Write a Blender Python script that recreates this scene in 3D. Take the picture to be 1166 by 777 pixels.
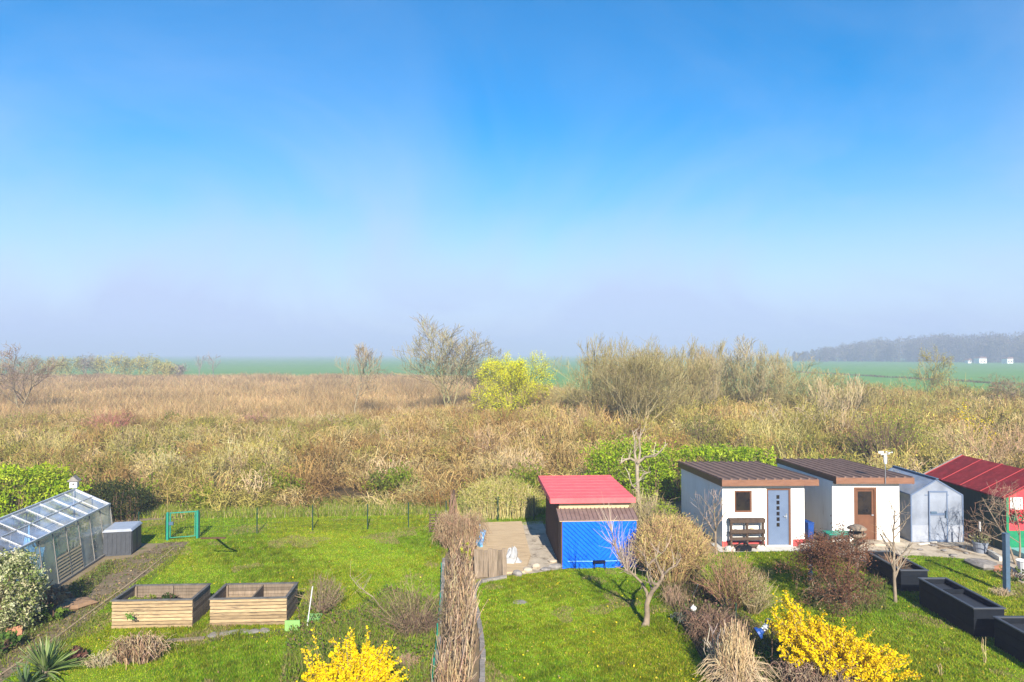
import bpy, math, random
import numpy as np
from mathutils import Vector

for o in list(bpy.data.objects):
    bpy.data.objects.remove(o)
S = bpy.context.scene
COL = S.collection
R = math.radians

# ------------------------------------------------------------------ camera
CZ, F, CX, CY = 6.8, 777.0, 583.0, 388.5
PITCH = math.atan(14.5 / F)
cam = bpy.data.objects.new('camera', bpy.data.cameras.new('camera'))
COL.objects.link(cam)
cam.location = (0, 0, CZ)
cam.rotation_euler = (R(90) + PITCH, 0, 0)
cam.data.sensor_width = 36
cam.data.lens = 24
cam.data.clip_start = .05
cam.data.clip_end = 12000
S.camera = cam

# ------------------------------------------------------------------ sky, sun, exposure
SUN_EL = R(29)
SUN_AZ = np.array([0.15, -0.99])           # towards the sun
S.view_settings.view_transform = 'Standard'
S.view_settings.look = 'None'
S.view_settings.gamma = 1
S.view_settings.use_curve_mapping = False
S.view_settings.exposure = 1.14
w = bpy.data.worlds.new('World')
S.world = w
w.use_nodes = True
nt = w.node_tree
nt.nodes.clear()
out = nt.nodes.new('ShaderNodeOutputWorld')
bg = nt.nodes.new('ShaderNodeBackground')
sky = nt.nodes.new('ShaderNodeTexSky')
sky.sky_type = 'NISHITA'
sky.sun_disc = False
sky.sun_elevation = SUN_EL
sky.sun_rotation = math.atan2(SUN_AZ[0], SUN_AZ[1])
sky.air_density = 1.0
sky.dust_density = 0.15
sky.ozone_density = 1.6
hs = nt.nodes.new('ShaderNodeHueSaturation')
hs.inputs['Saturation'].default_value = 1.8
hs.inputs['Value'].default_value = 1.2
nt.links.new(sky.outputs[0], hs.inputs['Color'])
# thin veil of high cloud
tc = nt.nodes.new('ShaderNodeTexCoord')
mp = nt.nodes.new('ShaderNodeMapping')
mp.inputs['Scale'].default_value = (1.3, 1.3, 1.9)
mp.inputs['Rotation'].default_value = (0, R(-28), 0)
mp.inputs['Location'].default_value = (.35, 0, .2)
nz = nt.nodes.new('ShaderNodeTexNoise')
nz.inputs['Scale'].default_value = 1.5
nz.inputs['Detail'].default_value = 6
nz.inputs['Roughness'].default_value = .58
nz.inputs['Distortion'].default_value = .7
cr = nt.nodes.new('ShaderNodeValToRGB')
cr.color_ramp.elements[0].position = .42
cr.color_ramp.elements[0].color = (0, 0, 0, 1)
cr.color_ramp.elements[1].position = .72
cr.color_ramp.elements[1].color = (.42, .42, .42, 1)
mx = nt.nodes.new('ShaderNodeMix')
mx.data_type = 'RGBA'
mx.inputs[7].default_value = (3.55, 4.5, 6.3, 1)
nt.links.new(tc.outputs['Generated'], mp.inputs[0])
nt.links.new(mp.outputs[0], nz.inputs[0])
nt.links.new(nz.outputs[0], cr.inputs[0])
sx = nt.nodes.new('ShaderNodeSeparateXYZ')
nt.links.new(tc.outputs['Generated'], sx.inputs[0])
mz = nt.nodes.new('ShaderNodeMapRange')
mz.interpolation_type = 'SMOOTHSTEP'
mz.inputs[1].default_value = -.02
mz.inputs[2].default_value = .35
mz.inputs[3].default_value = 1.0
mz.inputs[4].default_value = 0.0
nt.links.new(sx.outputs[2], mz.inputs[0])
av = nt.nodes.new('ShaderNodeMath')          # low mist thickening towards the horizon, joined with the cloud veil
av.operation = 'ADD'
av.use_clamp = True
nt.links.new(mz.outputs[0], av.inputs[0])
ml = nt.nodes.new('ShaderNodeMapRange')
ml.inputs[1].default_value = .18
ml.inputs[2].default_value = .48
ml.inputs[3].default_value = .9
ml.inputs[4].default_value = .25
nt.links.new(sx.outputs[2], ml.inputs[0])
mu = nt.nodes.new('ShaderNodeMath')
mu.operation = 'MULTIPLY'
nt.links.new(cr.outputs[0], mu.inputs[0])
nt.links.new(ml.outputs[0], mu.inputs[1])
nt.links.new(mu.outputs[0], av.inputs[1])
nt.links.new(av.outputs[0], mx.inputs[0])
nt.links.new(hs.outputs[0], mx.inputs[6])
nt.links.new(mx.outputs[2], bg.inputs[0])
bg.inputs[1].default_value = 0.075
nt.links.new(bg.outputs[0], out.inputs[0])

sl = bpy.data.lights.new('sun', 'SUN')
sl.energy = 5.0
sl.angle = R(.5)
sl.color = (1, .93, .82)
so = bpy.data.objects.new('sun', sl)
COL.objects.link(so)
ce = math.cos(SUN_EL)
az = SUN_AZ / np.linalg.norm(SUN_AZ)
so.rotation_euler = Vector((-az[0] * ce, -az[1] * ce, -math.sin(SUN_EL))).to_track_quat('-Z', 'Y').to_euler()
so.location = (5, -20, 30)

S.render.engine = 'CYCLES'
S.cycles.use_denoising = True
S.cycles.max_bounces = 6
S.cycles.diffuse_bounces = 3
S.cycles.glossy_bounces = 2
S.cycles.transparent_max_bounces = 12
S.cycles.volume_bounces = 1

# ------------------------------------------------------------------ helpers
def dirn(px, py):
    x, y = (px - CX) / F, (CY - py) / F
    c, s = math.cos(PITCH), math.sin(PITCH)
    return np.array([x, c - y * s, s + y * c])

def G(px, py, z=0.0):                       # point on the level z
    d = dirn(px, py)
    t = (z - CZ) / d[2]
    return np.array([0, 0, CZ]) + d * t

def P(px, py, Y):                           # point at depth Y
    d = dirn(px, py)
    return np.array([0, 0, CZ]) + d * (Y / d[1])

def nrm(a):
    return a / np.maximum(np.linalg.norm(a, axis=-1, keepdims=True), 1e-9)

class MB:
    def __init__(s):
        s.v, s.f, s.c, s.n = [], [], [], 0

    def add(s, v, f, col=None):
        v = np.asarray(v, float).reshape(-1, 3)
        s.v.append(v)
        for k in ([0] if isinstance(f, np.ndarray) else sorted({len(q) for q in f})):
            s.f.append(np.array([q for q in f if len(q) == k], int) + s.n if not isinstance(f, np.ndarray) else f + s.n)
            if isinstance(f, np.ndarray):
                break
        if col is None:
            col = (1, 1, 1)
        col = np.asarray(col, float)
        if col.ndim == 1:
            col = np.tile(col, (len(v), 1))
        s.c.append(col)
        s.n += len(v)
        return s

    def box(s, c, d, rz=0, rx=0, ry=0, top=1.0, col=None):
        x, y, z = np.array(d) / 2
        v = np.array([[-x, -y, -z], [x, -y, -z], [x, y, -z], [-x, y, -z],
                      [-x * top, -y * top, z], [x * top, -y * top, z], [x * top, y * top, z], [-x * top, y * top, z]])
        if rx:
            a, b = math.cos(rx), math.sin(rx)
            v = v @ np.array([[1, 0, 0], [0, a, b], [0, -b, a]])
        if ry:
            a, b = math.cos(ry), math.sin(ry)
            v = v @ np.array([[a, 0, -b], [0, 1, 0], [b, 0, a]])
        if rz:
            a, b = math.cos(rz), math.sin(rz)
            v = v @ np.array([[a, b, 0], [-b, a, 0], [0, 0, 1]])
        return s.add(v + np.array(c), [[0, 3, 2, 1], [4, 5, 6, 7], [0, 1, 5, 4], [1, 2, 6, 5], [2, 3, 7, 6], [3, 0, 4, 7]], col)

    def bx(s, x0, x1, y0, y1, z0, z1, col=None):
        return s.box(((x0 + x1) / 2, (y0 + y1) / 2, (z0 + z1) / 2), (x1 - x0, y1 - y0, z1 - z0), col=col)

    def bar(s, a, b, wd, ht=None, col=None):
        ht = ht or wd
        a, b = np.array(a, float), np.array(b, float)
        t = nrm(b - a)
        ref = np.array([0, 0, 1.]) if abs(t[2]) < .9 else np.array([1., 0, 0])
        u = nrm(np.cross(t, ref)) * wd / 2
        q = nrm(np.cross(u, t)) * ht / 2
        v = [a - u - q, a + u - q, a + u + q, a - u + q, b - u - q, b + u - q, b + u + q, b - u + q]
        return s.add(v, [[0, 1, 2, 3], [7, 6, 5, 4], [0, 4, 5, 1], [1, 5, 6, 2], [2, 6, 7, 3], [3, 7, 4, 0]], col)

    def hexa(s, v8, col=None):              # bottom 4, top 4
        return s.add(v8, [[0, 3, 2, 1], [4, 5, 6, 7], [0, 1, 5, 4], [1, 2, 6, 5], [2, 3, 7, 6], [3, 0, 4, 7]], col)

    def quad(s, a, b, c, d, col=None):
        return s.add([a, b, c, d], [[0, 1, 2, 3]], col)

    def tubes(s, Pn, Rn, sides=3, col=None):
        Pn, Rn = np.asarray(Pn, float), np.asarray(Rn, float)
        N, K = Pn.shape[:2]
        t = nrm(np.gradient(Pn, axis=1))
        m = nrm(Pn[:, -1] - Pn[:, 0])[:, None, :]
        ref = np.where(np.abs(m[..., 2:3]) < .8, np.array([0, 0, 1.]), np.array([1., 0, 0]))
        u = nrm(np.cross(t, ref + 0 * t))
        q = np.cross(t, u)
        a = np.arange(sides) * 2 * math.pi / sides
        ring = (u[:, :, None, :] * np.cos(a)[None, None, :, None] + q[:, :, None, :] * np.sin(a)[None, None, :, None]) * Rn[:, :, None, None]
        v = (Pn[:, :, None, :] + ring).reshape(-1, 3)
        idx = np.arange(N * K * sides).reshape(N, K, sides)
        nx = np.roll(idx, -1, axis=2)
        f = np.stack([idx[:, :-1], nx[:, :-1], nx[:, 1:], idx[:, 1:]], -1).reshape(-1, 4)
        if col is not None:
            col = np.asarray(col, float)
            if col.ndim == 2:
                col = np.repeat(col, K * sides, axis=0)
        s.add(v, f, col)
        return s

    def tube(s, pts, r, sides=8, col=None):
        pts = np.array(pts, float)
        r = np.full(len(pts), r) if np.isscalar(r) else np.array(r, float)
        n0 = s.n
        s.tubes(pts[None], r[None], sides, col)
        K = len(pts)
        c = (1, 1, 1) if col is None else col
        for ends, k in ((range(sides), 0), (range((K - 1) * sides, K * sides), K - 1)):
            s.v.append(pts[k][None])
            s.c.append(np.array([c], float))
            e = list(ends)
            s.f.append(np.array([[n0 + e[i], n0 + e[(i + 1) % sides], s.n] for i in range(sides)]))
            s.n += 1
        return s

    def lathe(s, prof, seg=20, at=(0, 0, 0), col=None):
        a = np.arange(seg) * 2 * math.pi / seg
        v = np.array([[r * math.cos(t) + at[0], r * math.sin(t) + at[1], z + at[2]] for r, z in prof for t in a])
        f = [[k * seg + i, k * seg + (i + 1) % seg, (k + 1) * seg + (i + 1) % seg, (k + 1) * seg + i]
             for k in range(len(prof) - 1) for i in range(seg)]
        return s.add(v, f, col)

    def extr(s, prof, y0, y1, cap=True):     # closed profile (x,z) run along y
        n = len(prof)
        v = [(x, y0, z) for x, z in prof] + [(x, y1, z) for x, z in prof]
        s.add(v, [[i, (i + 1) % n, n + (i + 1) % n, n + i] for i in range(n)])
        if cap:
            cx = np.mean([p[0] for p in prof]); cz = np.mean([p[1] for p in prof])
            for y in (y0, y1):
                s.add([(x, y, z) for x, z in prof] + [(cx, y, cz)], [[i, (i + 1) % n, n] for i in range(n)])
        return s

    def build(s, name, mat, parent=None, loc=None, rz=0, smooth=False, bevel=0):
        me = bpy.data.meshes.new(name)
        v = np.concatenate(s.v)
        me.vertices.add(len(v))
        me.vertices.foreach_set('co', v.astype(np.float32).ravel())
        loops = np.concatenate([f.ravel() for f in s.f])
        tot = np.concatenate([np.full(len(f), f.shape[1]) for f in s.f])
        st = np.concatenate([[0], np.cumsum(tot)[:-1]])
        me.loops.add(len(loops))
        me.loops.foreach_set('vertex_index', loops.astype(np.int32))
        me.polygons.add(len(tot))
        me.polygons.foreach_set('loop_start', st.astype(np.int32))
        me.polygons.foreach_set('use_smooth', np.full(len(tot), bool(smooth)))
        c = np.concatenate(s.c)
        at = me.attributes.new('Col', 'FLOAT_COLOR', 'POINT')
        at.data.foreach_set('color', np.concatenate([c, np.ones((len(c), 1))], 1).astype(np.float32).ravel())
        me.update(calc_edges=True)
        me.materials.append(mat)
        o = bpy.data.objects.new(name, me)
        COL.objects.link(o)
        if parent is not None:
            o.parent = parent
        if loc is not None:
            o.location = tuple(loc)
        if rz:
            o.rotation_euler = (0, 0, rz)
        if bevel:
            b = o.modifiers.new('bevel', 'BEVEL')
            b.width = bevel
            b.segments = 2
            b.limit_method = 'ANGLE'
        return o

def tag(o, label=None, cat=None, group=None, kind=None):
    if label: o['label'] = label
    if cat: o['category'] = cat
    if group: o['group'] = group
    if kind: o['kind'] = kind
    return o

def thing(name, label, cat, loc, rz=0, group=None):
    o = bpy.data.objects.new(name, None)
    o.empty_display_size = .2
    COL.objects.link(o)
    o.location = tuple(loc)
    o.rotation_euler = (0, 0, rz)
    return tag(o, label, cat, group)

# ------------------------------------------------------------------ materials
def nodemat(name):
    m = bpy.data.materials.new(name)
    m.use_nodes = True
    n = m.node_tree
    return m, n, n.nodes['Principled BSDF']

def M(name, c1, c2=None, scale=4, rough=.75, bump=0, bscale=None, metal=0, spec=.4, stretch=(1, 1, 1), lo=.35, hi=.65, dirt=None, vary=0):
    m, n, b = nodemat(name)
    b.inputs['Roughness'].default_value = rough
    b.inputs['Metallic'].default_value = metal
    b.inputs['Specular IOR Level'].default_value = spec
    t = n.nodes.new('ShaderNodeTexCoord')
    mp = n.nodes.new('ShaderNodeMapping')
    mp.inputs['Scale'].default_value = stretch
    n.links.new(t.outputs['Object'], mp.inputs[0])
    c2 = c2 or tuple(x * .8 for x in c1)
    z = n.nodes.new('ShaderNodeTexNoise')
    z.inputs['Scale'].default_value = scale
    z.inputs['Detail'].default_value = 8
    z.inputs['Roughness'].default_value = .65
    n.links.new(mp.outputs[0], z.inputs[0])
    r = n.nodes.new('ShaderNodeValToRGB')
    r.color_ramp.elements[0].position = lo
    r.color_ramp.elements[1].position = hi
    r.color_ramp.elements[0].color = (*c1, 1)
    r.color_ramp.elements[1].color = (*c2, 1)
    n.links.new(z.outputs[0], r.inputs[0])
    last = r.outputs[0]
    if dirt:
        z2 = n.nodes.new('ShaderNodeTexNoise')
        z2.inputs['Scale'].default_value = dirt[1]
        z2.inputs['Detail'].default_value = 10
        z2.inputs['Roughness'].default_value = .7
        n.links.new(mp.outputs[0], z2.inputs[0])
        r2 = n.nodes.new('ShaderNodeValToRGB')
        r2.color_ramp.elements[0].position = dirt[2]
        r2.color_ramp.elements[1].position = dirt[2] + .12
        n.links.new(z2.outputs[0], r2.inputs[0])
        x = n.nodes.new('ShaderNodeMix')
        x.data_type = 'RGBA'
        n.links.new(r2.outputs[0], x.inputs[0])
        n.links.new(last, x.inputs[6])
        x.inputs[7].default_value = (*dirt[0], 1)
        last = x.outputs[2]
    if vary:
        oi = n.nodes.new('ShaderNodeObjectInfo')
        mr = n.nodes.new('ShaderNodeMapRange')
        mr.inputs[3].default_value = 1 - vary
        mr.inputs[4].default_value = 1 + vary
        n.links.new(oi.outputs['Random'], mr.inputs[0])
        hv_ = n.nodes.new('ShaderNodeHueSaturation')
        n.links.new(mr.outputs[0], hv_.inputs['Value'])
        n.links.new(last, hv_.inputs['Color'])
        last = hv_.outputs[0]
    n.links.new(last, b.inputs['Base Color'])
    if bump and (bscale or scale * 4) <= 12:
        z3 = n.nodes.new('ShaderNodeTexNoise')
        z3.inputs['Scale'].default_value = bscale or scale * 4
        z3.inputs['Detail'].default_value = 6
        n.links.new(mp.outputs[0], z3.inputs[0])
        bp = n.nodes.new('ShaderNodeBump')
        bp.inputs['Strength'].default_value = bump
        bp.inputs['Distance'].default_value = .03
        n.links.new(z3.outputs[0], bp.inputs['Height'])
        n.links.new(bp.outputs[0], b.inputs['Normal'])
    return m

def leafmat(name, trans=.3, rough=.6, gain=1.0):
    m, n, b = nodemat(name)
    a = n.nodes.new('ShaderNodeAttribute')
    a.attribute_name = 'Col'
    b.inputs['Roughness'].default_value = rough
    b.inputs['Specular IOR Level'].default_value = .06
    n.links.new(a.outputs['Color'], b.inputs['Base Color'])
    if trans:
        tr = n.nodes.new('ShaderNodeBsdfTranslucent')
        n.links.new(a.outputs['Color'], tr.inputs[0])
        mix = n.nodes.new('ShaderNodeMixShader')
        mix.inputs[0].default_value = trans
        n.links.new(b.outputs[0], mix.inputs[1])
        n.links.new(tr.outputs[0], mix.inputs[2])
        n.links.new(mix.outputs[0], n.nodes['Material Output'].inputs[0])
    return m

def glassmat(name, trans, dirtcol, dirtamt=.5, rough=.08, tint=(1, 1, 1)):
    m, n, b = nodemat(name)
    b.inputs['Base Color'].default_value = (*dirtcol, 1)
    b.inputs['Roughness'].default_value = rough
    b.inputs['Specular IOR Level'].default_value = .6
    b.inputs['Coat Weight'].default_value = .6
    b.inputs['Coat Roughness'].default_value = .03
    tr = n.nodes.new('ShaderNodeBsdfTransparent')
    tr.inputs[0].default_value = (*tint, 1)
    t = n.nodes.new('ShaderNodeTexCoord')
    z = n.nodes.new('ShaderNodeTexNoise')
    z.inputs['Scale'].default_value = 1.6
    z.inputs['Detail'].default_value = 7
    n.links.new(t.outputs['Object'], z.inputs[0])
    mr = n.nodes.new('ShaderNodeMapRange')
    mr.inputs[1].default_value = .3
    mr.inputs[2].default_value = .7
    mr.inputs[3].default_value = max(0, 1 - trans - dirtamt / 2)
    mr.inputs[4].default_value = min(1, 1 - trans + dirtamt / 2)
    n.links.new(z.outputs[0], mr.inputs[0])
    mix = n.nodes.new('ShaderNodeMixShader')
    n.links.new(mr.outputs[0], mix.inputs[0])
    n.links.new(tr.outputs[0], mix.inputs[1])
    n.links.new(b.outputs[0], mix.inputs[2])
    n.links.new(mix.outputs[0], n.nodes['Material Output'].inputs[0])
    return m

LEAF = leafmat('leaf', .35)
TWIG = leafmat('twig', 0, .8)
PETAL = leafmat('petal', .3)
GRASS = leafmat('grass_blade', .4)
m_earth = M('earth', (.17, .12, .07), (.26, .20, .11), 1.2, .95, .6, 12, dirt=((.11, .12, .03), 2.2, .55))
m_lawn = M('lawn', (.12, .19, .012), (.22, .25, .02), .9, .95, .6, 25, spec=.05, dirt=((.24, .22, .05), 3.5, .62))
m_field = M('field', (.11, .24, .055), (.155, .30, .07), .06, .9, spec=.05, stretch=(.08, 1.6, 1))
m_stubble = M('stubble', (.42, .32, .18), (.34, .27, .15), .03, .9)
m_dirt = M('path_dirt', (.21, .155, .09), (.13, .095, .05), 3, .95, .8, 20, dirt=((.10, .12, .03), 3.0, .57))
m_soil = M('soil', (.05, .035, .022), (.09, .062, .04), 8, .95, .8, 30)
m_concrete = M('concrete', (.50, .42, .31), (.36, .30, .225), 3, .95, .3, 30, spec=.1, dirt=((.2, .16, .11), 2.2, .52))
m_concrete_pale = M('pale_concrete', (.6, .57, .5), (.48, .45, .38), 4, .9, .3, 30)
m_ply = M('plywood', (.54, .40, .24), (.43, .31, .18), 2, .9, 0, 20, spec=.1, stretch=(1, 5, 1), dirt=((.30, .21, .12), 1.6, .57))
m_bag = M('white_bag', (.42, .42, .41), (.3, .3, .3), 6, .6)
m_stone = M('stone', (.30, .27, .24), (.18, .16, .14), 7, .95, .5, spec=.1, dirt=((.12, .11, .06), 6, .58))
m_leanto = M('lean_to_sheet', (.22, .15, .13), (.16, .105, .09), 4, .7, .1, 20, spec=.2)
m_seam = M('roof_seam', (.04, .024, .02), None, 4, .8, spec=.1)
m_white = M('white_stucco', (.83, .81, .76), (.76, .73, .67), 2, .9, spec=.1, stretch=(1, 1, .35), dirt=((.60, .55, .46), 2.2, .60))
m_redplinth = M('red_plinth', (.52, .08, .07), (.42, .06, .06), 5, .8, .1)
m_brown = M('brown_paint', (.16, .065, .03), (.12, .05, .025), 6, .5)
m_copper = M('copper_fascia', (.235, .11, .062), (.175, .08, .045), 3, .5, stretch=(1, 1, 6))
m_rooftile = M('roof_sheet', (.225, .145, .11), (.16, .105, .082), 3, .8, .15, 30, spec=.1, dirt=((.24, .17, .13), 2.5, .56))
m_bluegrey = M('bluegrey_door', (.12, .165, .25), (.105, .145, .225), 3, .5)
m_dark = M('dark_glass', (.012, .012, .014), (.03, .022, .016), 4, .03, spec=.5)
m_black = M('black_plastic', (.006, .008, .012), (.010, .013, .018), 5, .7, spec=.12)
m_net = M('planter_net', (.035, .04, .05), (.015, .018, .024), 60, .7)
m_metal = M('grey_metal', (.5, .52, .54), (.4, .42, .44), 8, .35, metal=.7)
m_alu = M('aluminium', (.58, .59, .60), (.46, .47, .48), 6, .4, metal=.3)
m_darkframe = M('weathered_frame', (.17, .16, .14), (.25, .23, .2), 8, .6)
m_red_roof = M('red_roof_felt', (.72, .13, .13), (.66, .10, .105), 3, .7, .2, 50, dirt=((.6, .12, .12), 5, .62))
m_darkred = M('dark_red_roof', (.27, .028, .03), (.16, .022, .022), 3, .8, spec=.1, dirt=((.36, .07, .07), 4, .58))
m_redwall = M('red_wall', (.66, .05, .06), (.56, .04, .05), 5, .6)
m_blue = M('blue_sheet', (.003, .115, .68), (.004, .135, .74), 2, .6, .25, 9, spec=.12, stretch=(1, 1, 2.0))
m_shedboard = M('dark_brown_boards', (.115, .055, .028), (.07, .032, .016), 5, .8, .3, stretch=(6, 6, .6))
m_cream = M('cream_board', (.55, .42, .24), (.45, .34, .2), 4, .8)
m_lath = M('larch_slats', (.42, .30, .165), (.27, .19, .105), 5, .85, .4, spec=.1, stretch=(.8, 6, 9), dirt=((.15, .11, .07), 3.0, .52), vary=.4)
m_greywood = M('weathered_wood', (.25, .19, .135), (.15, .115, .08), 5, .9, .4, spec=.1, stretch=(5, 5, .6), vary=.3)
m_darkwood = M('dark_timber', (.09, .055, .035), (.05, .032, .022), 6, .8, .3)
m_green = M('green_enamel', (.015, .24, .16), (.012, .19, .13), 6, .5)
m_dkgreen = M('dark_green_wire', (.012, .05, .03), (.01, .04, .025), 6, .5)
m_greenpaint = M('green_paint', (.02, .22, .10), (.016, .17, .08), 5, .7, spec=.1)
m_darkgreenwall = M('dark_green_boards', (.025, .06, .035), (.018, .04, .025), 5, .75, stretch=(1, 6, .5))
m_teal = M('teal_deck', (.22, .45, .42), (.18, .38, .36), 4, .6)
m_lime = M('lime_board', (.22, .42, .12), (.18, .36, .1), 4, .6)
m_whiteplastic = M('white_plastic', (.68, .68, .66), (.55, .55, .53), 6, .4)
m_greyplastic = M('grey_plastic', (.06, .065, .075), (.045, .05, .058), 6, .5)
m_greylid = M('grey_lid', (.34, .36, .4), (.28, .30, .34), 5, .35)
m_pot = M('grey_pot', (.2, .22, .26), (.2, .22, .26), 6, .5)
m_slate = M('slate_post', (.07, .12, .18), (.055, .095, .14), 6, .5)
m_bluebin = M('blue_plastic', (.012, .06, .26), (.01, .05, .21), 5, .5)
m_bluebag = M('blue_bag', (.10, .35, .75), (.2, .5, .8), 9, .4)
m_bark = M('bark', (.27, .21, .145), (.15, .115, .08), 9, .9, .6, stretch=(1, 1, .4), dirt=((.30, .29, .10), 6, .6))
m_palebark = M('pale_bark', (.27, .205, .14), (.17, .13, .09), 7, .95, .5, spec=.1, dirt=((.24, .25, .07), 4, .56))
m_birch = M('birch_bark', (.55, .53, .5), (.16, .13, .12), 9, .8, stretch=(1, 1, 3), lo=.45, hi=.55)
m_card = M('leaf_litter', (.32, .19, .10), (.22, .13, .07), 7, .9, .4)
m_terracotta = M('terracotta', (.38, .17, .09), (.3, .13, .07), 6, .8)
g_roof = glassmat('greenhouse_roof_glass', .58, (.36, .44, .58), .8, .12)
g_side = glassmat('greenhouse_side_glass', .2, (.44, .45, .37), .75, .2)
m_bluejoint = M('blue_joint', (.002, .07, .5), None, 3, .7, spec=.1)
g_poly = glassmat('polycarbonate', .28, (.31, .345, .41), .4, .3)

# ------------------------------------------------------------------ ground
def sheet(name, pts, z, mat, kind='structure', label=None):
    b = bpy.data.meshes.new(name)
    b.from_pydata([(p[0], p[1], z) for p in pts], [], [list(range(len(pts)))])
    b.update()
    b.materials.append(mat)
    o = bpy.data.objects.new(name, b)
    COL.objects.link(o)
    if b.polygons[0].normal.z < 0:
        b.flip_normals()
    o['kind'] = kind
    if label: o['label'] = label
    return o

def pxpoly(l, z=0.0):
    return [tuple(G(x, y, z)[:2]) for x, y in l]

BIG = 2800
sheet('ground', [(-BIG, -60), (BIG, -60), (BIG, BIG), (-BIG, BIG)], 0, m_earth)
FIELD = [(-BIG, 200), (-80, 190), (-15, 185), (10, 120), (30, 90), (70, 84), (140, 78), (BIG, 70), (BIG, BIG - 20), (-BIG, BIG - 20)]
sheet('field', FIELD, .06, m_field, label='green winter wheat field stretching to the hazy horizon')
sheet('stubble_field', [(150, 760), (262, 700), (300, 1050), (180, 1100)], .12, m_stubble, label='pale bare field left of the distant wood')

LAWN_L = pxpoly([(-30, 800), (30, 757), (72, 730), (112, 697), (152, 666), (203, 628), (216, 617), (240, 611), (300, 607)]) + \
    [(-9.4, 28.3), (-2.2, 28.6), (-2.0, 26)] + pxpoly([(503, 640), (500, 690), (492, 777), (486, 840), (100, 860)])
LAWN_M = pxpoly([(545, 840), (549, 777), (545, 705), (538, 662), (575, 657.5), (641, 649), (700, 646), (722, 645), (752, 665), (762, 690), (790, 735), (812, 777), (840, 840)])
LAWN_R = pxpoly([(850, 840), (850, 777), (840, 700), (800, 660), (790, 632), (828, 629.5), (922, 628), (985, 640), (1038, 633), (1098, 637), (1166, 666), (1230, 690), (1240, 840)])
sheet('lawn', LAWN_L, .006, m_lawn, label='left lawn with the two raised beds')
sheet('lawn', LAWN_M, .006, m_lawn, label='middle lawn in front of the blue shed')
sheet('lawn', LAWN_R, .006, m_lawn, label='right lawn beside the black planters')
sheet('grass_strip', [(-15.5, 24.6), (-15.5, 27.6), (-11, 29.6), (4, 30.4), (1.2, 27.3), (-2, 26.4), (-9, 25.6), (-11.2, 24.8), (-12.8, 24.6)], .003, m_lawn)
sheet('path', pxpoly([(-60, 700), (40, 690), (73, 670), (120, 639), (152, 635), (188, 618), (216, 617), (203, 629), (152, 667), (112, 698), (72, 731), (30, 758), (-60, 812)]), .010, m_dirt, label='bare earth path along the glasshouse')
sheet('patio', pxpoly([(594, 595), (617, 594), (643, 648), (575, 658), (600, 630)]), .02, m_concrete, label='worn concrete strip beside the red roofed shed')
sheet('shed_footing', [(7.1, 23.45), (10.7, 23.55), (10.7, 24.6), (7.1, 24.6)], .03, m_concrete_pale)
sheet('patio', pxpoly([(925, 627), (985, 641), (1038, 633), (1098, 637), (1138, 653), (1200, 680), (1200, 600), (1090, 612), (925, 612)]), .016, m_concrete, label='concrete yard in front of the grey glasshouse')

rng = np.random.default_rng(7)

def inpoly(x, y, poly):
    c = np.zeros(len(x), bool)
    n = len(poly)
    j = n - 1
    for i in range(n):
        xi, yi = poly[i]; xj, yj = poly[j]
        k = ((yi > y) != (yj > y)) & (x < (xj - xi) * (y - yi) / (yj - yi + 1e-12) + xi)
        c ^= k
        j = i
    return c

def scatter(poly, n, r=rng):
    a = np.array(poly)
    lo, hi = a.min(0), a.max(0)
    x = r.uniform(lo[0], hi[0], n); y = r.uniform(lo[1], hi[1], n)
    k = inpoly(x, y, poly)
    return x[k], y[k]

def lumps(x, y, s, seed):
    r = np.random.default_rng(seed)
    t = np.zeros_like(x)
    for k in range(6):
        a = r.uniform(0, 6.28); f = s * r.uniform(.6, 1.8)
        t += np.sin((x * math.cos(a) + y * math.sin(a)) * f + r.uniform(0, 6.28))
    return t / 3.0                            # about -1..1

def blades(mb, x, y, z0, h, wd, col, lean=.5, r=rng):
    n = len(x)
    a = r.uniform(0, 6.283, n)
    la = r.uniform(0, 6.283, n)
    ll = r.uniform(0, lean, n) * h
    s = np.stack([np.cos(a), np.sin(a), 0 * a], 1) * (wd / 2)[:, None]
    b = np.stack([x, y, z0 + 0 * x], 1)
    t = b + np.stack([np.cos(la) * ll, np.sin(la) * ll, h], 1)
    v = np.stack([b - s, b + s, t], 1).reshape(-1, 3)
    f = np.arange(3 * n).reshape(n, 3)
    mb.add(v, f, np.repeat(col, 3, axis=0))

def pick(cols, n, jit=.15, r=rng):
    c = np.array(cols)[r.integers(0, len(cols), n)]
    return np.clip(c * (1 + r.normal(0, jit, (n, 1))) * (1 + r.normal(0, jit * .3, (n, 3))), .003, .95)

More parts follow.
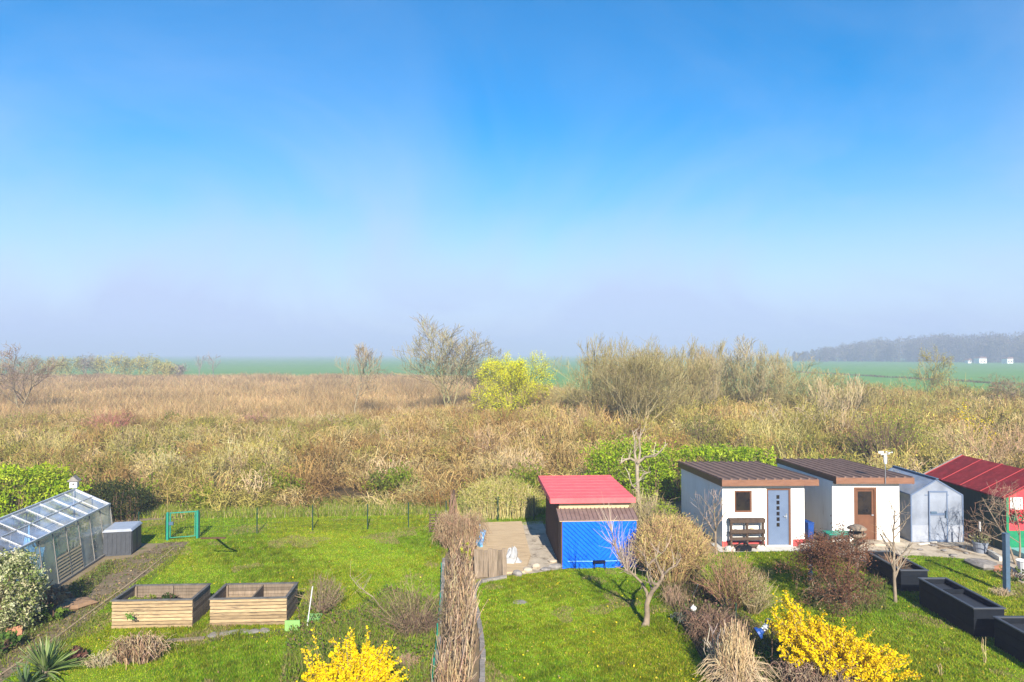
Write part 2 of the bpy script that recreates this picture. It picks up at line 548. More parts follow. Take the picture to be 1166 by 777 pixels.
def turf(name, poly, n, label, seed):
    r = np.random.default_rng(seed)
    x, y = scatter(poly, n, r)
    l = lumps(x, y, 1.3, seed) + .6 * lumps(x, y, 5, seed + 1)
    fine = lumps(x, y, 12, seed + 2)
    h = np.clip(.042 + .016 * l + .015 * fine + r.normal(0, .012, len(x)), .02, .13)
    c = pick([(.165, .275, .006), (.235, .33, .008), (.30, .35, .012), (.125, .24, .006), (.37, .36, .05)], len(x), .2, r)
    c = c * (1 - .16 * np.clip(l, -1.2, 1.2) - .15 * np.clip(fine + .5 * lumps(x, y, 7, seed + 4), -1, 1.2))[:, None] * np.stack([1 + .16 * np.clip(lumps(x, y, .8, seed + 3) + .5 * fine, -1, 1), 1 + 0 * x, 1 + 0 * x], 1)
    dry = (lumps(x, y, 1.5, seed + 9) + .5 * lumps(x, y, 5, seed + 10) > .85) & (r.uniform(0, 1, len(x)) < .55)
    c = np.where(dry[:, None], pick([(.40, .33, .13), (.33, .26, .12), (.22, .17, .08)], len(x), .15, r), c)
    mb = MB()
    blades(mb, x, y, .004, h, r.uniform(.012, .03, len(x)), c, .9, r)
    k = len(x) // 420
    fc = np.stack([x[:k], y[:k], .05 + r.uniform(0, .04, k)], 1)
    leafquads(mb, fc, .045, pick([(.75, .58, .02), (.6, .46, .05), (.45, .35, .14), (.30, .22, .09)], k, .15, r), r, .8, .6)
    o = mb.build(name, GRASS)
    tag(o, label, 'grass', kind='stuff')
# ------------------------------------------------------------------ haze
hb = MB().bx(-BIG - 40, BIG + 40, -100, BIG + 40, -1, 40)
hm = bpy.data.materials.new('haze')
hm.use_nodes = True
hm.node_tree.nodes.clear()
ho = hm.node_tree.nodes.new('ShaderNodeOutputMaterial')
hv = hm.node_tree.nodes.new('ShaderNodeVolumePrincipled')
hv.inputs['Color'].default_value = (.50, .56, .76, 1)
hv.inputs['Density'].default_value = .0014
hv.inputs['Anisotropy'].default_value = 0
hm.node_tree.links.new(hv.outputs[0], ho.inputs['Volume'])
tag(hb.build('haze', hm), 'thin morning haze over the fields', 'haze', kind='stuff')

# ------------------------------------------------------------------ plants: generators
def stems(n, h, rad, r, K=4, base=.15, droop=.0, wob=.06, hv=.25, lean=1.0):
    """stems fanning from a base disc to a dome; returns (n,K,3)"""
    a = r.uniform(0, 6.283, n)
    q = np.sqrt(r.uniform(0, 1, n))
    end = np.stack([np.cos(a) * q * rad * lean, np.sin(a) * q * rad * lean, h * np.sqrt(np.clip(1 - (q * .9) ** 2, .1, 1)) * (1 - hv * r.uniform(0, 1, n))], 1)
    st = np.stack([np.cos(a) * q * base * rad, np.sin(a) * q * base * rad, 0 * a], 1)
    t = np.linspace(0, 1, K)[None, :, None]
    p = st[:, None] * (1 - t) + end[:, None] * t
    p[..., 2] += (droop * h * np.sin(t[..., 0] * math.pi))
    p += r.normal(0, 1, p.shape) * wob * h * t * np.array([1, 1, .5])
    return p

def rad(n, K, r0, r1, r=None):
    x = np.linspace(r0, r1, K)[None].repeat(n, 0)
    if r is not None:
        x = x * r.uniform(.6, 1.4, (n, 1))
    return x

def sidetwigs(p, m, ln, r, K=3, up=.5, lo=.3):
    n = len(p)
    i = r.integers(0, n, m)
    t = r.uniform(lo, 1, m) * (p.shape[1] - 1)
    k = np.minimum(t.astype(int), p.shape[1] - 2)
    fr = (t - k)[:, None]
    st = p[i, k] * (1 - fr) + p[i, k + 1] * fr
    d = nrm(p[i, k + 1] - p[i, k]) * up + nrm(r.normal(0, 1, (m, 3))) * .9 + np.array([0, 0, .35])
    d = nrm(d) * (ln * r.uniform(.4, 1.2, m))[:, None]
    tt = np.linspace(0, 1, K)[None, :, None]
    q = st[:, None] + d[:, None] * tt
    q += r.normal(0, .06, q.shape) * ln * tt
    return q

def leafquads(mb, c, size, col, r, asp=.5, flat=0.0, fold=True):
    n = len(c)
    a = nrm(r.normal(0, 1, (n, 3)) * np.array([1, 1, 1 - flat]))
    b = nrm(np.cross(a, r.normal(0, 1, (n, 3))))
    s = size * r.uniform(.6, 1.4, n)
    a = a * s[:, None] * .5
    nn = nrm(np.cross(a, b)) * (s * .12)[:, None]
    b = b * (s * asp * .5)[:, None]
    v = np.stack([c - a, c + b + nn, c + a, c - b + nn], 1).reshape(-1, 3)
    mb.add(v, np.arange(4 * n).reshape(n, 4), np.repeat(col, 4, axis=0))

def tree_polys(seed, h, r0, fork=.25, lvl=3, kids=(5, 5, 4), spread=.75, shrink=.62, K=5, multi=1, wob=.06, up=.25, lean=0.0):
    r = np.random.default_rng(seed)
    out = [[] for _ in range(lvl + 1)]
    def grow(p, d, L, rr, l):
        pts = [p]
        dd = d
        for k in range(K - 1):
            dd = nrm(dd + r.normal(0, wob * 2.2, 3) + np.array([0, 0, up * .25]))
            pts.append(pts[-1] + dd * L / (K - 1))
        pts = np.array(pts)
        rt = rr * (.45 if l else .3)
        out[l].append((pts, np.linspace(rr, rt, K)))
        if l == lvl:
            return
        n = kids[min(l, len(kids) - 1)]
        for j in range(n):
            t = (fork if l == 0 else .25) + (1 - (fork if l == 0 else .25)) * (j + r.uniform(.2, .9)) / n
            t = min(t, .98)
            kk = min(int(t * (K - 1)), K - 2)
            f = t * (K - 1) - kk
            q = pts[kk] * (1 - f) + pts[kk + 1] * f
            tang = nrm(pts[kk + 1] - pts[kk])
            sd = nrm(np.cross(tang, r.normal(0, 1, 3)))
            nd = nrm(tang * (1 - spread * .6) + sd * spread + np.array([0, 0, up]))
            grow(q, nd, L * shrink * (1.15 - .55 * t) * r.uniform(.8, 1.2), max(rr * (1 - t * .55) * .55, .003), l + 1)
    for m in range(multi):
        a = r.uniform(0, 6.28)
        s = (.0 if multi == 1 else .35)
        grow(np.array([math.cos(a) * s * .3 * (multi > 1), math.sin(a) * s * .3 * (multi > 1), 0]), nrm(np.array([math.cos(a) * s + lean, math.sin(a) * s, 1.0])), h * .72 * r.uniform(.8, 1), r0, 0)
    return [(np.array([x[0] for x in l]), np.array([x[1] for x in l])) for l in out]

def bare_tree(name, label, cat, loc, seed, h, r0, cols, leaf=None, nleaf=0, lsize=.05, group=None, sides=(7, 5, 3, 3), minr=0.0, barkmat=None, zscale=1, xs=1, **kw):
    L = tree_polys(seed, h, r0, **kw)
    r = np.random.default_rng(seed + 500)
    sc = np.array([xs, xs, 1.0])
    top = max(l[0][..., 2].max() for l in L)
    sc = sc * np.array([1, 1, h / top])
    root = thing(name, label, cat, loc, 0, group)
    mb = MB()
    for i, (p, q) in enumerate(L[:2]):
        mb.tubes(p * sc, np.maximum(q, minr), sides[i], pick(cols[:1], len(p), .08, r))
    mb.build('trunk', barkmat or TWIG, root, smooth=True)
    mb = MB()
    for i, (p, q) in enumerate(L[2:]):
        mb.tubes(p * sc, np.maximum(q, minr), sides[min(i + 2, 3)], pick(cols, len(p), .15, r))
    if leaf:
        tips = np.concatenate([l[0][:, 2:].reshape(-1, 3) for l in L[2:]]) * sc
        c = tips[r.integers(0, len(tips), nleaf)] + r.normal(0, lsize * 1.5, (nleaf, 3))
        leafquads(mb, c, lsize, pick(leaf, nleaf, .18, r), r)
    mb.build('crown', LEAF if leaf else TWIG, root)
    return root

def twig_shrub(name, label, loc, seed, h, rd, n, cols, m=0, tl=.3, r0=.012, leaf=None, nleaf=0, lsize=.04, cat='shrub', droop=0.05, wob=.05, base=.15, group=None, hv=.25, lo=.3, sx=1.0, K=4):
    r = np.random.default_rng(seed)
    p = stems(n, h, rd, r, K, base, droop, wob, hv)
    mb = MB()
    mb.tubes(p * np.array([sx, 1, 1]), rad(n, K, r0, r0 * .4, r), 3, pick(cols, n, .16, r))
    if m:
        q = sidetwigs(p, m, tl, r, lo=lo)
        mb.tubes(q * np.array([sx, 1, 1]), rad(m, 3, r0 * .55, r0 * .28, r), 3, pick(cols, m, .18, r))
    root = thing(name, label, cat, loc, 0, group)
    mb.build('stems', TWIG, root)
    if nleaf:
        mb = MB()
        src = q if m else p
        c = src[:, 1:].reshape(-1, 3)
        c = c[r.integers(0, len(c), nleaf)] * np.array([sx, 1, 1]) + r.normal(0, lsize, (nleaf, 3))
        leafquads(mb, c, lsize, pick(leaf, nleaf, .2, r), r)
        mb.build('foliage', LEAF, root)
    return root

def leaf_bush(name, label, loc, seed, size, n, cols, lsize, cat='shrub', boxy=.0, rz=0, stemcol=(.12, .08, .05), asp=.5, lump=.14, fill=.35, shell=.75):
    """leafy mass: box-like (hedge) or round, leaves in clumps through its outer volume, twigs inside"""
    r = np.random.default_rng(seed)
    sx, sy, sz = size
    nc = max(30, n // 14)
    d = nrm(r.normal(0, 1, (nc, 3)))
    if boxy:
        d = d / np.max(np.abs(d), axis=1, keepdims=True) ** boxy
    rr = r.uniform(shell, 1.0, nc) + r.normal(0, lump * .5, nc)
    ctr = d * rr[:, None] * np.array([sx / 2, sy / 2, sz / 2]) + np.array([0, 0, sz / 2])
    ctr = ctr[ctr[:, 2] > .03]
    i = r.integers(0, len(ctr), n)
    cl = lump * min(sx, sy, sz) * .9
    c = ctr[i] + r.normal(0, cl * .55, (n, 3))
    c[:, 2] = np.abs(c[:, 2])
    cb = pick(cols, len(ctr), .12, r)[i] * (1 + r.normal(0, .16, (n, 1)))
    root = thing(name, label, cat, loc, rz)
    mb = MB()
    leafquads(mb, c, lsize, np.clip(cb, .004, .9), r, asp)
    mb.build('foliage', LEAF, root)
    mb = MB()
    m = max(24, int(sx * sy * 14))
    b = np.stack([r.uniform(-sx * .42, sx * .42, m), r.uniform(-sy * .42, sy * .42, m), np.zeros(m)], 1)
    e = b * np.array([1.05, 1.05, 0]) + np.stack([r.normal(0, .1, m), r.normal(0, .1, m), r.uniform(.5, .92, m) * sz], 1)
    if not boxy:
        b = b * .3
    pp = np.stack([b, (b + e) / 2 + r.normal(0, .04, (m, 3)), e], 1)
    mb.tubes(pp, rad(m, 3, .02, .008, r), 3, pick([stemcol], m, .2, r))
    mb.build('branches', TWIG, root)
    return root
turf('grass', LAWN_L, 330000, 'sunlit short grass of the left lawn', 11)
turf('grass', LAWN_M, 190000, 'sunlit short grass of the middle lawn', 12)
turf('grass', LAWN_R, 240000, 'sunlit short grass of the right lawn', 13)
turf('grass', [(-15.5, 24.6), (-15.5, 27.6), (-11, 29.6), (4, 30.4), (1.2, 27.3), (-2, 26.4), (-9, 25.6), (-11.2, 24.8), (-12.8, 24.6)], 110000, 'grass strip behind the wire fence', 14)

#PART2
# ------------------------------------------------------------------ scrub behind the gardens (one uncountable mass)
def proto(kind, seed):
    r = np.random.default_rng(seed)
    mb = MB()
    if kind == 'twig':                       # upright twiggy bush, unit height, radius .6
        p = stems(26, 1, .62, r, 5, .25, .05, .10, .45)
        mb.tubes(p, rad(26, 5, .010, .005, r), 3, pick([(1.35, 1.3, 1.2), (.7, .7, .7), (.5, .48, .45)], 26, .18, r))
        q = sidetwigs(p, 150, .30, r, K=4, up=.1, lo=.2)
        q += r.normal(0, .03, q.shape) * np.linspace(0, 1, 4)[None, :, None]
        c = q[:, 1:].reshape(-1, 3)
        c = c[r.integers(0, len(c), 90)] + r.normal(0, .04, (90, 3))
        leafquads(mb, c, .055, pick([(1.1, 1.35, .5), (1.2, 1.2, .7), (.9, 1.1, .5)], 90, .2, r), r, .6)
        mb.tubes(q, rad(150, 4, .008, .005, r), 3, pick([(1.3, 1.25, 1.1), (.75, .75, .72), (1, 1, 1), (.5, .48, .45)], 150, .2, r))
    elif kind == 'big':                      # tall airy shrub with a rounded twiggy crown
        p = stems(60, 1, .62, r, 5, .22, .06, .05, .45)
        mb.tubes(p, rad(60, 5, .0075, .003, r), 3, pick([(1.1, 1.05, 1), (.75, .74, .72), (.55, .52, .5)], 60, .18, r))
        q = sidetwigs(p, 260, .22, r, lo=.25)
        mb.tubes(q, rad(260, 3, .0042, .0026, r), 3, pick([(1.2, 1.15, 1.05), (.8, .8, .78), (.6, .58, .54)], 260, .2, r))
        c = q[:, 1:].reshape(-1, 3)
        c = c[r.integers(0, len(c), 240)] + r.normal(0, .02, (240, 3))
        leafquads(mb, c, .026, pick([(1.1, 1.35, .5), (1.2, 1.2, .7), (.9, .95, .6)], 240, .2, r), r, .6)
    elif kind == 'tangle':                   # arching canes
        n = 85
        a = r.uniform(0, 6.283, n); a2 = a + r.normal(0, .8, n)
        s = np.stack([np.cos(a), np.sin(a), 0 * a], 1) * r.uniform(0, .5, n)[:, None]
        e = s + np.stack([np.cos(a2), np.sin(a2), 0 * a], 1) * r.uniform(.3, .9, n)[:, None]
        t = np.linspace(0, 1, 6)[None, :, None]
        p = s[:, None] * (1 - t) + e[:, None] * t
        p[..., 2] = np.sin(t[..., 0] * r.uniform(1.9, 2.9, n)[:, None]) * r.uniform(.35, 1, n)[:, None]
        p += r.normal(0, .075, p.shape) * t
        p[..., 2] = np.maximum(p[..., 2], .0)
        c = p[:, 1:].reshape(-1, 3)
        c = c[r.integers(0, len(c), 110)] + r.normal(0, .04, (110, 3))
        c[:, 2] = np.abs(c[:, 2])
        leafquads(mb, c, .055, pick([(.75, 1.1, .45), (1.0, 1.05, .7), (.9, .75, .6), (.5, .5, .4)], 110, .2, r), r, .6)
        mb.tubes(p, rad(n, 6, .0085, .005, r), 3, pick([(1.3, 1.25, 1.15), (.7, .68, .65), (.95, .95, .95), (.42, .39, .35)], n, .2, r))
    elif kind == 'leafy':                    # bramble leaf clump
        p = stems(20, 1, .7, r, 4, .3, .15, .08, .5)
        mb.tubes(p, rad(20, 4, .007, .003, r), 3, pick([(1.3, .9, .6)], 20, .2, r))
        c = p[:, 1:].reshape(-1, 3)
        c = c[r.integers(0, len(c), 260)] + r.normal(0, .11, (260, 3))
        c[:, 2] = np.abs(c[:, 2])
        leafquads(mb, c, .10, pick([(1, 1, 1)], 260, .25, r), r, .6)
    return np.concatenate(mb.v), mb.f, np.concatenate(mb.c)

def merge(mb, pr, x, y, h, wd, col, r):
    v, fs, c = pr
    n = len(x)
    a = r.uniform(0, 6.283, n)
    ca, sa = np.cos(a), np.sin(a)
    X = (v[None, :, 0] * ca[:, None] - v[None, :, 1] * sa[:, None]) * wd[:, None] + x[:, None]
    Y = (v[None, :, 0] * sa[:, None] + v[None, :, 1] * ca[:, None]) * wd[:, None] + y[:, None]
    Z = v[None, :, 2] * h[:, None] + 0 * X
    V = np.stack([X, Y, Z], -1)
    base = mb.n + np.arange(n) * len(v)
    C = np.clip(c[None] * col[:, None], .004, .9)
    mb.v.append(V.reshape(-1, 3))
    mb.c.append(C.reshape(-1, 3))
    for f0 in fs:
        mb.f.append((f0[None] + base[:, None, None]).reshape(-1, f0.shape[1]))
    mb.n += n * len(v)

def scrub_front(x):
    return np.interp(x, [-40, -13, -12, -9, 3, 4.2, 12, 13, 22, 40], [28.8, 28.6, 29.3, 29.7, 30.4, 33.4, 33.6, 32.0, 31.0, 31.5])

def scrub_back(x, y=0):
    return np.interp(x, [-45, -12, 0, 8, 20, 70], [60, 63, 74, 80, 80, 84])

m_floor = M('thicket_floor', (.07, .055, .028), (.12, .085, .045), 1.5, .95, spec=.05, dirt=((.09, .10, .03), 1.2, .56))  # litter colour darkened to put shade into the gaps between the shrubs
sheet('thicket_floor', [(-62, 29.6), (-9, 30.0), (3.6, 30.8), (4.5, 33.8), (12, 34), (14, 32.4), (62, 32), (75, 86), (20, 82), (8, 82), (0, 76), (-12, 65), (-62, 62)], .004, m_floor, label='leaf litter under the thicket, coloured dark as shade between the stems')

r = np.random.default_rng(21)
mb = MB()
N = 4900
x = r.uniform(-60, 72, N); y = 28 + (r.uniform(0, 1, N) ** .8) * 56
k = (y > scrub_front(x) - .1) & (y < scrub_back(x)) & (np.abs(x) < .79 * y + 3)
x, y = x[k], y[k]
u = x / y                                    # only used to lay out the thicket's zones
l = lumps(x, y, .35, 5); l2 = lumps(x, y, .9, 6)
dep = np.clip((y - scrub_front(x)) / 12, 0, 1)
h = (1.15 + .95 * dep + .35 * l + .3 * r.normal(0, 1, len(x)) * .6)
h = np.clip(h, .6, 3.0) * np.where(x > 2, 1.3, 1) * np.where((x < -8) & (y > 45), .8, 1)
olive = np.array([(.33, .275, .07), (.38, .315, .09), (.27, .24, .055), (.42, .35, .14)])
rust = np.array([(.37, .235, .085), (.43, .30, .115), (.27, .165, .06), (.48, .36, .16)])
tan = np.array([(.56, .42, .24), (.50, .36, .19)])
zone = np.where(x < -11, .78, np.where(x < 4, .30, .82)) + .30 * l2 + .1 * l
isol = r.uniform(0, 1, len(x)) < zone
col = np.where(isol[:, None], olive[r.integers(0, 4, len(x))], rust[r.integers(0, 4, len(x))])
col = col * np.where(x > 3, 1.2, 1.0)[:, None]
tt = r.uniform(0, 1, len(x)) < .06
col = np.where(tt[:, None], tan[r.integers(0, 2, len(x))], col)
col = col * (1 + r.normal(0, .12, (len(x), 1)))
kind = np.where(isol, r.integers(0, 4, len(x)), r.integers(2, 7, len(x)))
protos = [proto('twig', 31 + i) for i in range(4)] + [proto('tangle', 41 + i) for i in range(3)]
for kk in range(7):
    m = kind == kk
    merge(mb, protos[kk], x[m], y[m], h[m], np.where(kk < 4, 1.5, 1.7) * r.uniform(.8, 1.25, m.sum()), col[m], r)
N = 900
x = r.uniform(-60, 72, N); y = 30 + (r.uniform(0, 1, N) ** .9) * 52
k = (y > scrub_front(x) + 2.2) & (y < scrub_back(x)) & (np.abs(x) < .79 * y + 3) & ((lumps(x, y, .45, 15) > np.where(x > 6, -.35, np.where(x < -10, .0, .15))))
x, y = x[k], y[k]
far = np.clip((y - 31) / 30, 0, 1)
h = (1.7 + 1.1 * far) * r.uniform(.75, 1.2, len(x)) * np.where(x > 6, 1.22, np.where((x < 2) & (y > 44), .72, .95))
ol = r.uniform(0, 1, len(x)) < np.where(x > 4, .85, np.where(x < -9, .8, .4))
col = np.where(ol[:, None], np.array([(.30, .26, .065), (.36, .32, .075), (.26, .225, .06), (.38, .33, .12)])[r.integers(0, 4, len(x))], np.array([(.30, .185, .08), (.24, .15, .07), (.36, .24, .11), (.28, .16, .09)])[r.integers(0, 4, len(x))])
for kk, pr in enumerate([proto('big', 81), proto('big', 82), proto('big', 83)]):
    m = r.integers(0, 3, len(x)) == kk
    merge(mb, pr, x[m], y[m], h[m], h[m] * r.uniform(.95, 1.35, m.sum()), col[m], r)
tag(mb.build('scrub', TWIG), 'dry leafless thicket of shrubs and bramble canes behind the gardens', 'scrub', kind='stuff')

# green bramble growth low in the thicket
mb = MB()
N = 1700
x = r.uniform(-55, 70, N); y = 28 + (r.uniform(0, 1, N) ** .9) * 44
k = (y > scrub_front(x) + .2) & (y < scrub_back(x)) & (np.abs(x) < .79 * y + 3)
g = lumps(x, y, .5, 9) + np.where(x > 8, .55, np.where(x > -11, -.1, .2))
k &= g > .1
x, y, g = x[k], y[k], g[k]
lc = np.array([(.19, .25, .02), (.26, .29, .03), (.15, .19, .03), (.32, .29, .06)])
for kk, pr in enumerate([proto('leafy', 61), proto('leafy', 62)]):
    m = r.integers(0, 2, len(x)) == kk
    merge(mb, pr, x[m], y[m], r.uniform(.7, 1.9, m.sum()), r.uniform(.9, 1.5, m.sum()), lc[r.integers(0, 4, m.sum())], r)
# dry grass stalks through it and green tufts at its foot
N = 13000
x = r.uniform(-48, 62, N); y = 27.8 + (r.uniform(0, 1, N) ** 1.2) * 45
k = (y > scrub_front(x)) & (np.abs(x) < .79 * y + 3)
x, y = x[k], y[k]
cb = np.where((x > 4 + 6 * lumps(x, y, .3, 77))[:, None], pick([(.36, .31, .08), (.28, .29, .05), (.44, .36, .15), (.25, .20, .08), (.22, .27, .03)], len(x), .2, r), pick([(.44, .32, .13), (.38, .26, .10), (.34, .28, .08), (.26, .17, .07), (.24, .26, .04)], len(x), .2, r))
blades(mb, x, y, 0, r.uniform(.2, .75, len(x)), r.uniform(.010, .028, len(x)), cb, 1.1, r)
N = 75000
x = r.uniform(-22, 24, N); d = r.uniform(0, 1, N) ** 1.2 * 2.8
y = scrub_front(x) - 1.2 + d
k = y > np.where(x < 3.6, 28.3, 31.2)
x, y = x[k], y[k]
blades(mb, x, y, 0, r.uniform(.08, .38, len(x)), r.uniform(.015, .035, len(x)), pick([(.2, .28, .02), (.26, .31, .03), (.22, .30, .02), (.30, .32, .05), (.48, .36, .19)], len(x), .2, r), .8, r)
tag(mb.build('undergrowth', LEAF), 'brambles and dry stalks in the thicket', 'undergrowth', kind='stuff')

# tan reed meadow beyond it
mb = MB()
N = 330000
y = 46 + (r.uniform(0, 1, N) ** 1.15) * 150
x = r.uniform(-1, 1, N) * (.8 * y + 4)
edge = np.interp(x, [-150, -15, 10, 26], [205, 190, 122, 60])
k = (y < edge) & (y > scrub_back(x) - 4) & (x < 25)
x, y = x[k], y[k]
l = .7 * lumps(x, y, .12, 91) + .9 * lumps(x, y, .55, 92) + .5 * lumps(x, y, 1.3, 93)
c = pick([(.60, .41, .18), (.51, .335, .14), (.66, .47, .23), (.40, .25, .10), (.37, .27, .11)], len(x), .15, r) * (1 - .2 * l)[:, None]
blades(mb, x, y, 0, np.clip(1.1 + .45 * l + r.normal(0, .25, len(x)), .3, 2.2), .0009 * y * r.uniform(.5, 1.2, len(x)) + .01, c, 1.6, r)
tag(mb.build('reeds', GRASS), 'wide meadow of dry tan reeds', 'reeds', kind='stuff')

# ------------------------------------------------------------------ trees and shrubs standing out of the scrub
def at(px, Y, z=0):
    return np.array([dirn(px, 403)[0] / dirn(px, 403)[1] * Y, Y, z])

def htop(py, Y):
    return CZ + dirn(CX, py)[2] / dirn(CX, py)[1] * Y

bare_tree('bare_tree', 'wide bare grey-brown tree at the left edge of the reed meadow', 'tree', at(24, 79), 101, htop(388, 79), .13,
          [(.22, .175, .10), (.20, .155, .11), (.23, .16, .12)], fork=.10, kids=(9, 8, 6), spread=.9, minr=.016, xs=1.0, up=.3, multi=2)
bare_tree('sapling', 'slender bare sapling rising from the scrub left of the tall bare tree', 'tree', at(405, 68), 113, htop(389, 68), .075,
          [(.27, .22, .13), (.23, .18, .11)], fork=.3, kids=(10, 8, 5), spread=.8, minr=.016, xs=.95, up=.35)
bare_tree('bare_tree', 'tallest bare tree with pale branches beside the yellow-green willow', 'tree', at(512, 74), 131, htop(356, 74), .10,
          [(.27, .24, .11), (.23, .20, .11), (.20, .165, .11)], fork=.10, kids=(9, 8, 7), spread=.85, minr=.017, xs=1.2, up=.42, multi=3)
bare_tree('bushy_tree', 'hazy olive twiggy tree between the tall bare tree and the yellow willow', 'tree', at(546, 80), 142, htop(384, 80), .10,
          [(.24, .21, .12), (.28, .24, .13)], leaf=[(.26, .25, .11), (.22, .2, .1)], nleaf=2600, lsize=.10, fork=.12, kids=(8, 6, 6), spread=.9, minr=.016, xs=.9, multi=3)
bare_tree('willow', 'bright yellow-green budding willow in the middle of the scrub', 'tree', at(590, 60), 151, htop(400, 60), .10,
          [(.36, .34, .06), (.30, .26, .08)], leaf=[(.84, .78, .01), (.74, .72, .012), (.62, .66, .02)], nleaf=17000, lsize=.10, fork=.08, kids=(8, 7, 6), spread=.95, minr=.012, xs=1.05, multi=4)
bare_tree('scrub_tree', 'big multi-stemmed olive scrub tree with pale stems behind the white branched pollard', 'tree', at(722, 50), 162, htop(376, 50), .045,
          [(.40, .33, .17), (.30, .245, .10), (.26, .21, .085)], leaf=[(.32, .28, .08), (.38, .33, .11)], nleaf=6500, lsize=.07, fork=.25, kids=(8, 7, 6), spread=.7, minr=.008, xs=1.15, multi=11, up=.42)
bare_tree('scrub_tree', 'olive scrub tree right behind the big pale stemmed one', 'tree', at(775, 58), 171, htop(398, 58), .04,
          [(.40, .33, .14), (.36, .29, .13)], leaf=[(.38, .32, .11)], nleaf=2600, lsize=.07, fork=.15, kids=(7, 6, 5), spread=.75, minr=.011, xs=.95, multi=6, up=.45)
bare_tree('bare_tree', 'thin upright bare tree left of the distant wood, above the first white shed', 'tree', at(850, 62), 183, htop(380, 62), .04,
          [(.31, .26, .13), (.27, .22, .12)], fork=.2, kids=(7, 6, 5), spread=.8, minr=.011, xs=1.1, multi=6, up=.5)
bare_tree('bare_tree', 'low spreading bare tree between the scrub trees above the laurel hedge', 'tree', at(812, 60), 187, htop(392, 60), .04,
          [(.42, .34, .2), (.37, .3, .15)], leaf=[(.4, .32, .12)], nleaf=1800, lsize=.06, fork=.15, kids=(7, 6, 5), spread=.7, minr=.011, xs=.8, multi=5, up=.45)
bare_tree('bare_tree', 'pale tall stemmed tree above the second white shed', 'tree', at(953, 44), 193, htop(420, 44), .032,
          [(.40, .31, .18), (.32, .25, .13)], fork=.35, kids=(5, 4, 3), spread=.6, minr=.010, xs=.8, multi=4, up=.5)
bare_tree('bare_tree', 'leaning pale forked tree behind the flat brown roofs', 'tree', at(915, 46), 197, htop(440, 46), .03,
          [(.40, .32, .2), (.3, .24, .13)], fork=.3, kids=(5, 4, 3), spread=.7, minr=.010, xs=1.2, multi=3, up=.3, lean=-.4)
bare_tree('bushy_tree', 'small yellowish budding tree in front of the distant wood', 'tree', at(1047, 82), 203, htop(393, 82), .09,
          [(.38, .33, .12), (.34, .27, .13)], leaf=[(.5, .43, .09), (.44, .40, .1)], nleaf=3600, lsize=.10, fork=.2, kids=(7, 6, 5), spread=.9, minr=.016, xs=.85, multi=2)
bare_tree('bare_tree', 'bare tree at the right edge of the field', 'tree', at(1158, 66), 211, htop(424, 66), .06,
          [(.33, .26, .15), (.28, .21, .13)], leaf=[(.32, .25, .1)], nleaf=900, lsize=.08, fork=.15, kids=(7, 6, 5), spread=.9, minr=.013, xs=1.1, multi=3)
for i, (px, Y, ty, lb, cols) in enumerate([
        (125, 55, 464, 'red-twigged dogwood thicket left in front of the reeds', [(.34, .12, .10), (.28, .12, .09)]),
        (290, 58, 466, 'brownish red shrub in front of the reed meadow', [(.30, .17, .12), (.26, .13, .10)]),
        (270, 37, 497, 'broad olive shrub with pale stems behind the green gate', [(.40, .33, .11), (.50, .42, .22), (.32, .27, .09)]),
        (190, 36, 512, 'grey-green shrub behind the far end of the glasshouse', [(.36, .31, .12), (.42, .37, .2)]),
        (60, 40, 490, 'olive shrub thicket above the laurel hedge on the left', [(.36, .30, .1), (.42, .33, .13)]),
        (555, 42, 482, 'rusty twiggy shrub below the yellow willow', [(.40, .26, .14), (.46, .32, .19)]),
        (590, 36, 505, 'pale dry shrub behind the red roofed shed', [(.52, .39, .23), (.45, .33, .18)]),
        (660, 48, 455, 'rust brown shrub left of the big scrub tree', [(.36, .23, .11), (.34, .23, .11)]),
        (880, 42, 470, 'olive twiggy shrub above the first brown roof', [(.40, .34, .11), (.44, .36, .15)]),
        (1080, 40, 480, 'olive shrub behind the dark red roof', [(.40, .33, .11), (.44, .37, .16)]),
        (1120, 38, 470, 'reddish brown shrub with a pale top by the dark red roof', [(.40, .25, .14), (.46, .3, .18)])]):
    hh = htop(ty, Y)
    twig_shrub('wild_shrub', lb, at(px, Y), 300 + i, hh, hh * .85, 130, cols, 520, hh * .22, .014, cat='shrub', base=.3, wob=.08)
for i, (px, Y, ty, sz, lb, cols) in enumerate([
        (1008, 39, 462, 4.6, 'bright green bramble bush behind the small grey glasshouse', [(.24, .33, .02), (.2, .29, .02), (.32, .35, .05)]),
        (905, 38, 497, 2.8, 'dark green ivy bush behind the first brown roof', [(.09, .12, .03), (.14, .15, .04)]),
        (798, 44, 465, 2.6, 'green bush right of the scrub tree stems', [(.17, .2, .03), (.2, .2, .05)])]):
    hh = htop(ty, Y)
    leaf_bush('bramble_bush', lb, at(px, Y), 340 + i, (sz, sz * .8, hh), 2600, cols, .09, shell=.5)
for i, (px, py, Y, lb) in enumerate([(1100, 462, 41, 'upper small yellow broom sprig above the dark red roof'), (1120, 473, 40, 'lower small yellow broom sprig above the dark red roof')]):
    hh = htop(py - 8, Y)
    rr = np.random.default_rng(350 + i)
    root = thing('broom', lb, 'shrub', at(px, Y), 0, 'yellow broom sprigs')
    p = stems(9, hh, .35, rr, 4, .5)
    MB().tubes(p, rad(9, 4, .012, .005), 3, pick([(.2, .2, .06)], 9)).build('stems', TWIG, root)
    c = p[:, -1][rr.integers(0, 9, 170)] + rr.normal(0, .16, (170, 3)) - np.array([0, 0, .12])
    mb = MB()
    leafquads(mb, c, .09, pick([(.75, .55, .01), (.65, .5, .02)], 170, .1, rr), rr, .8)
    mb.build('blossom', PETAL, root)

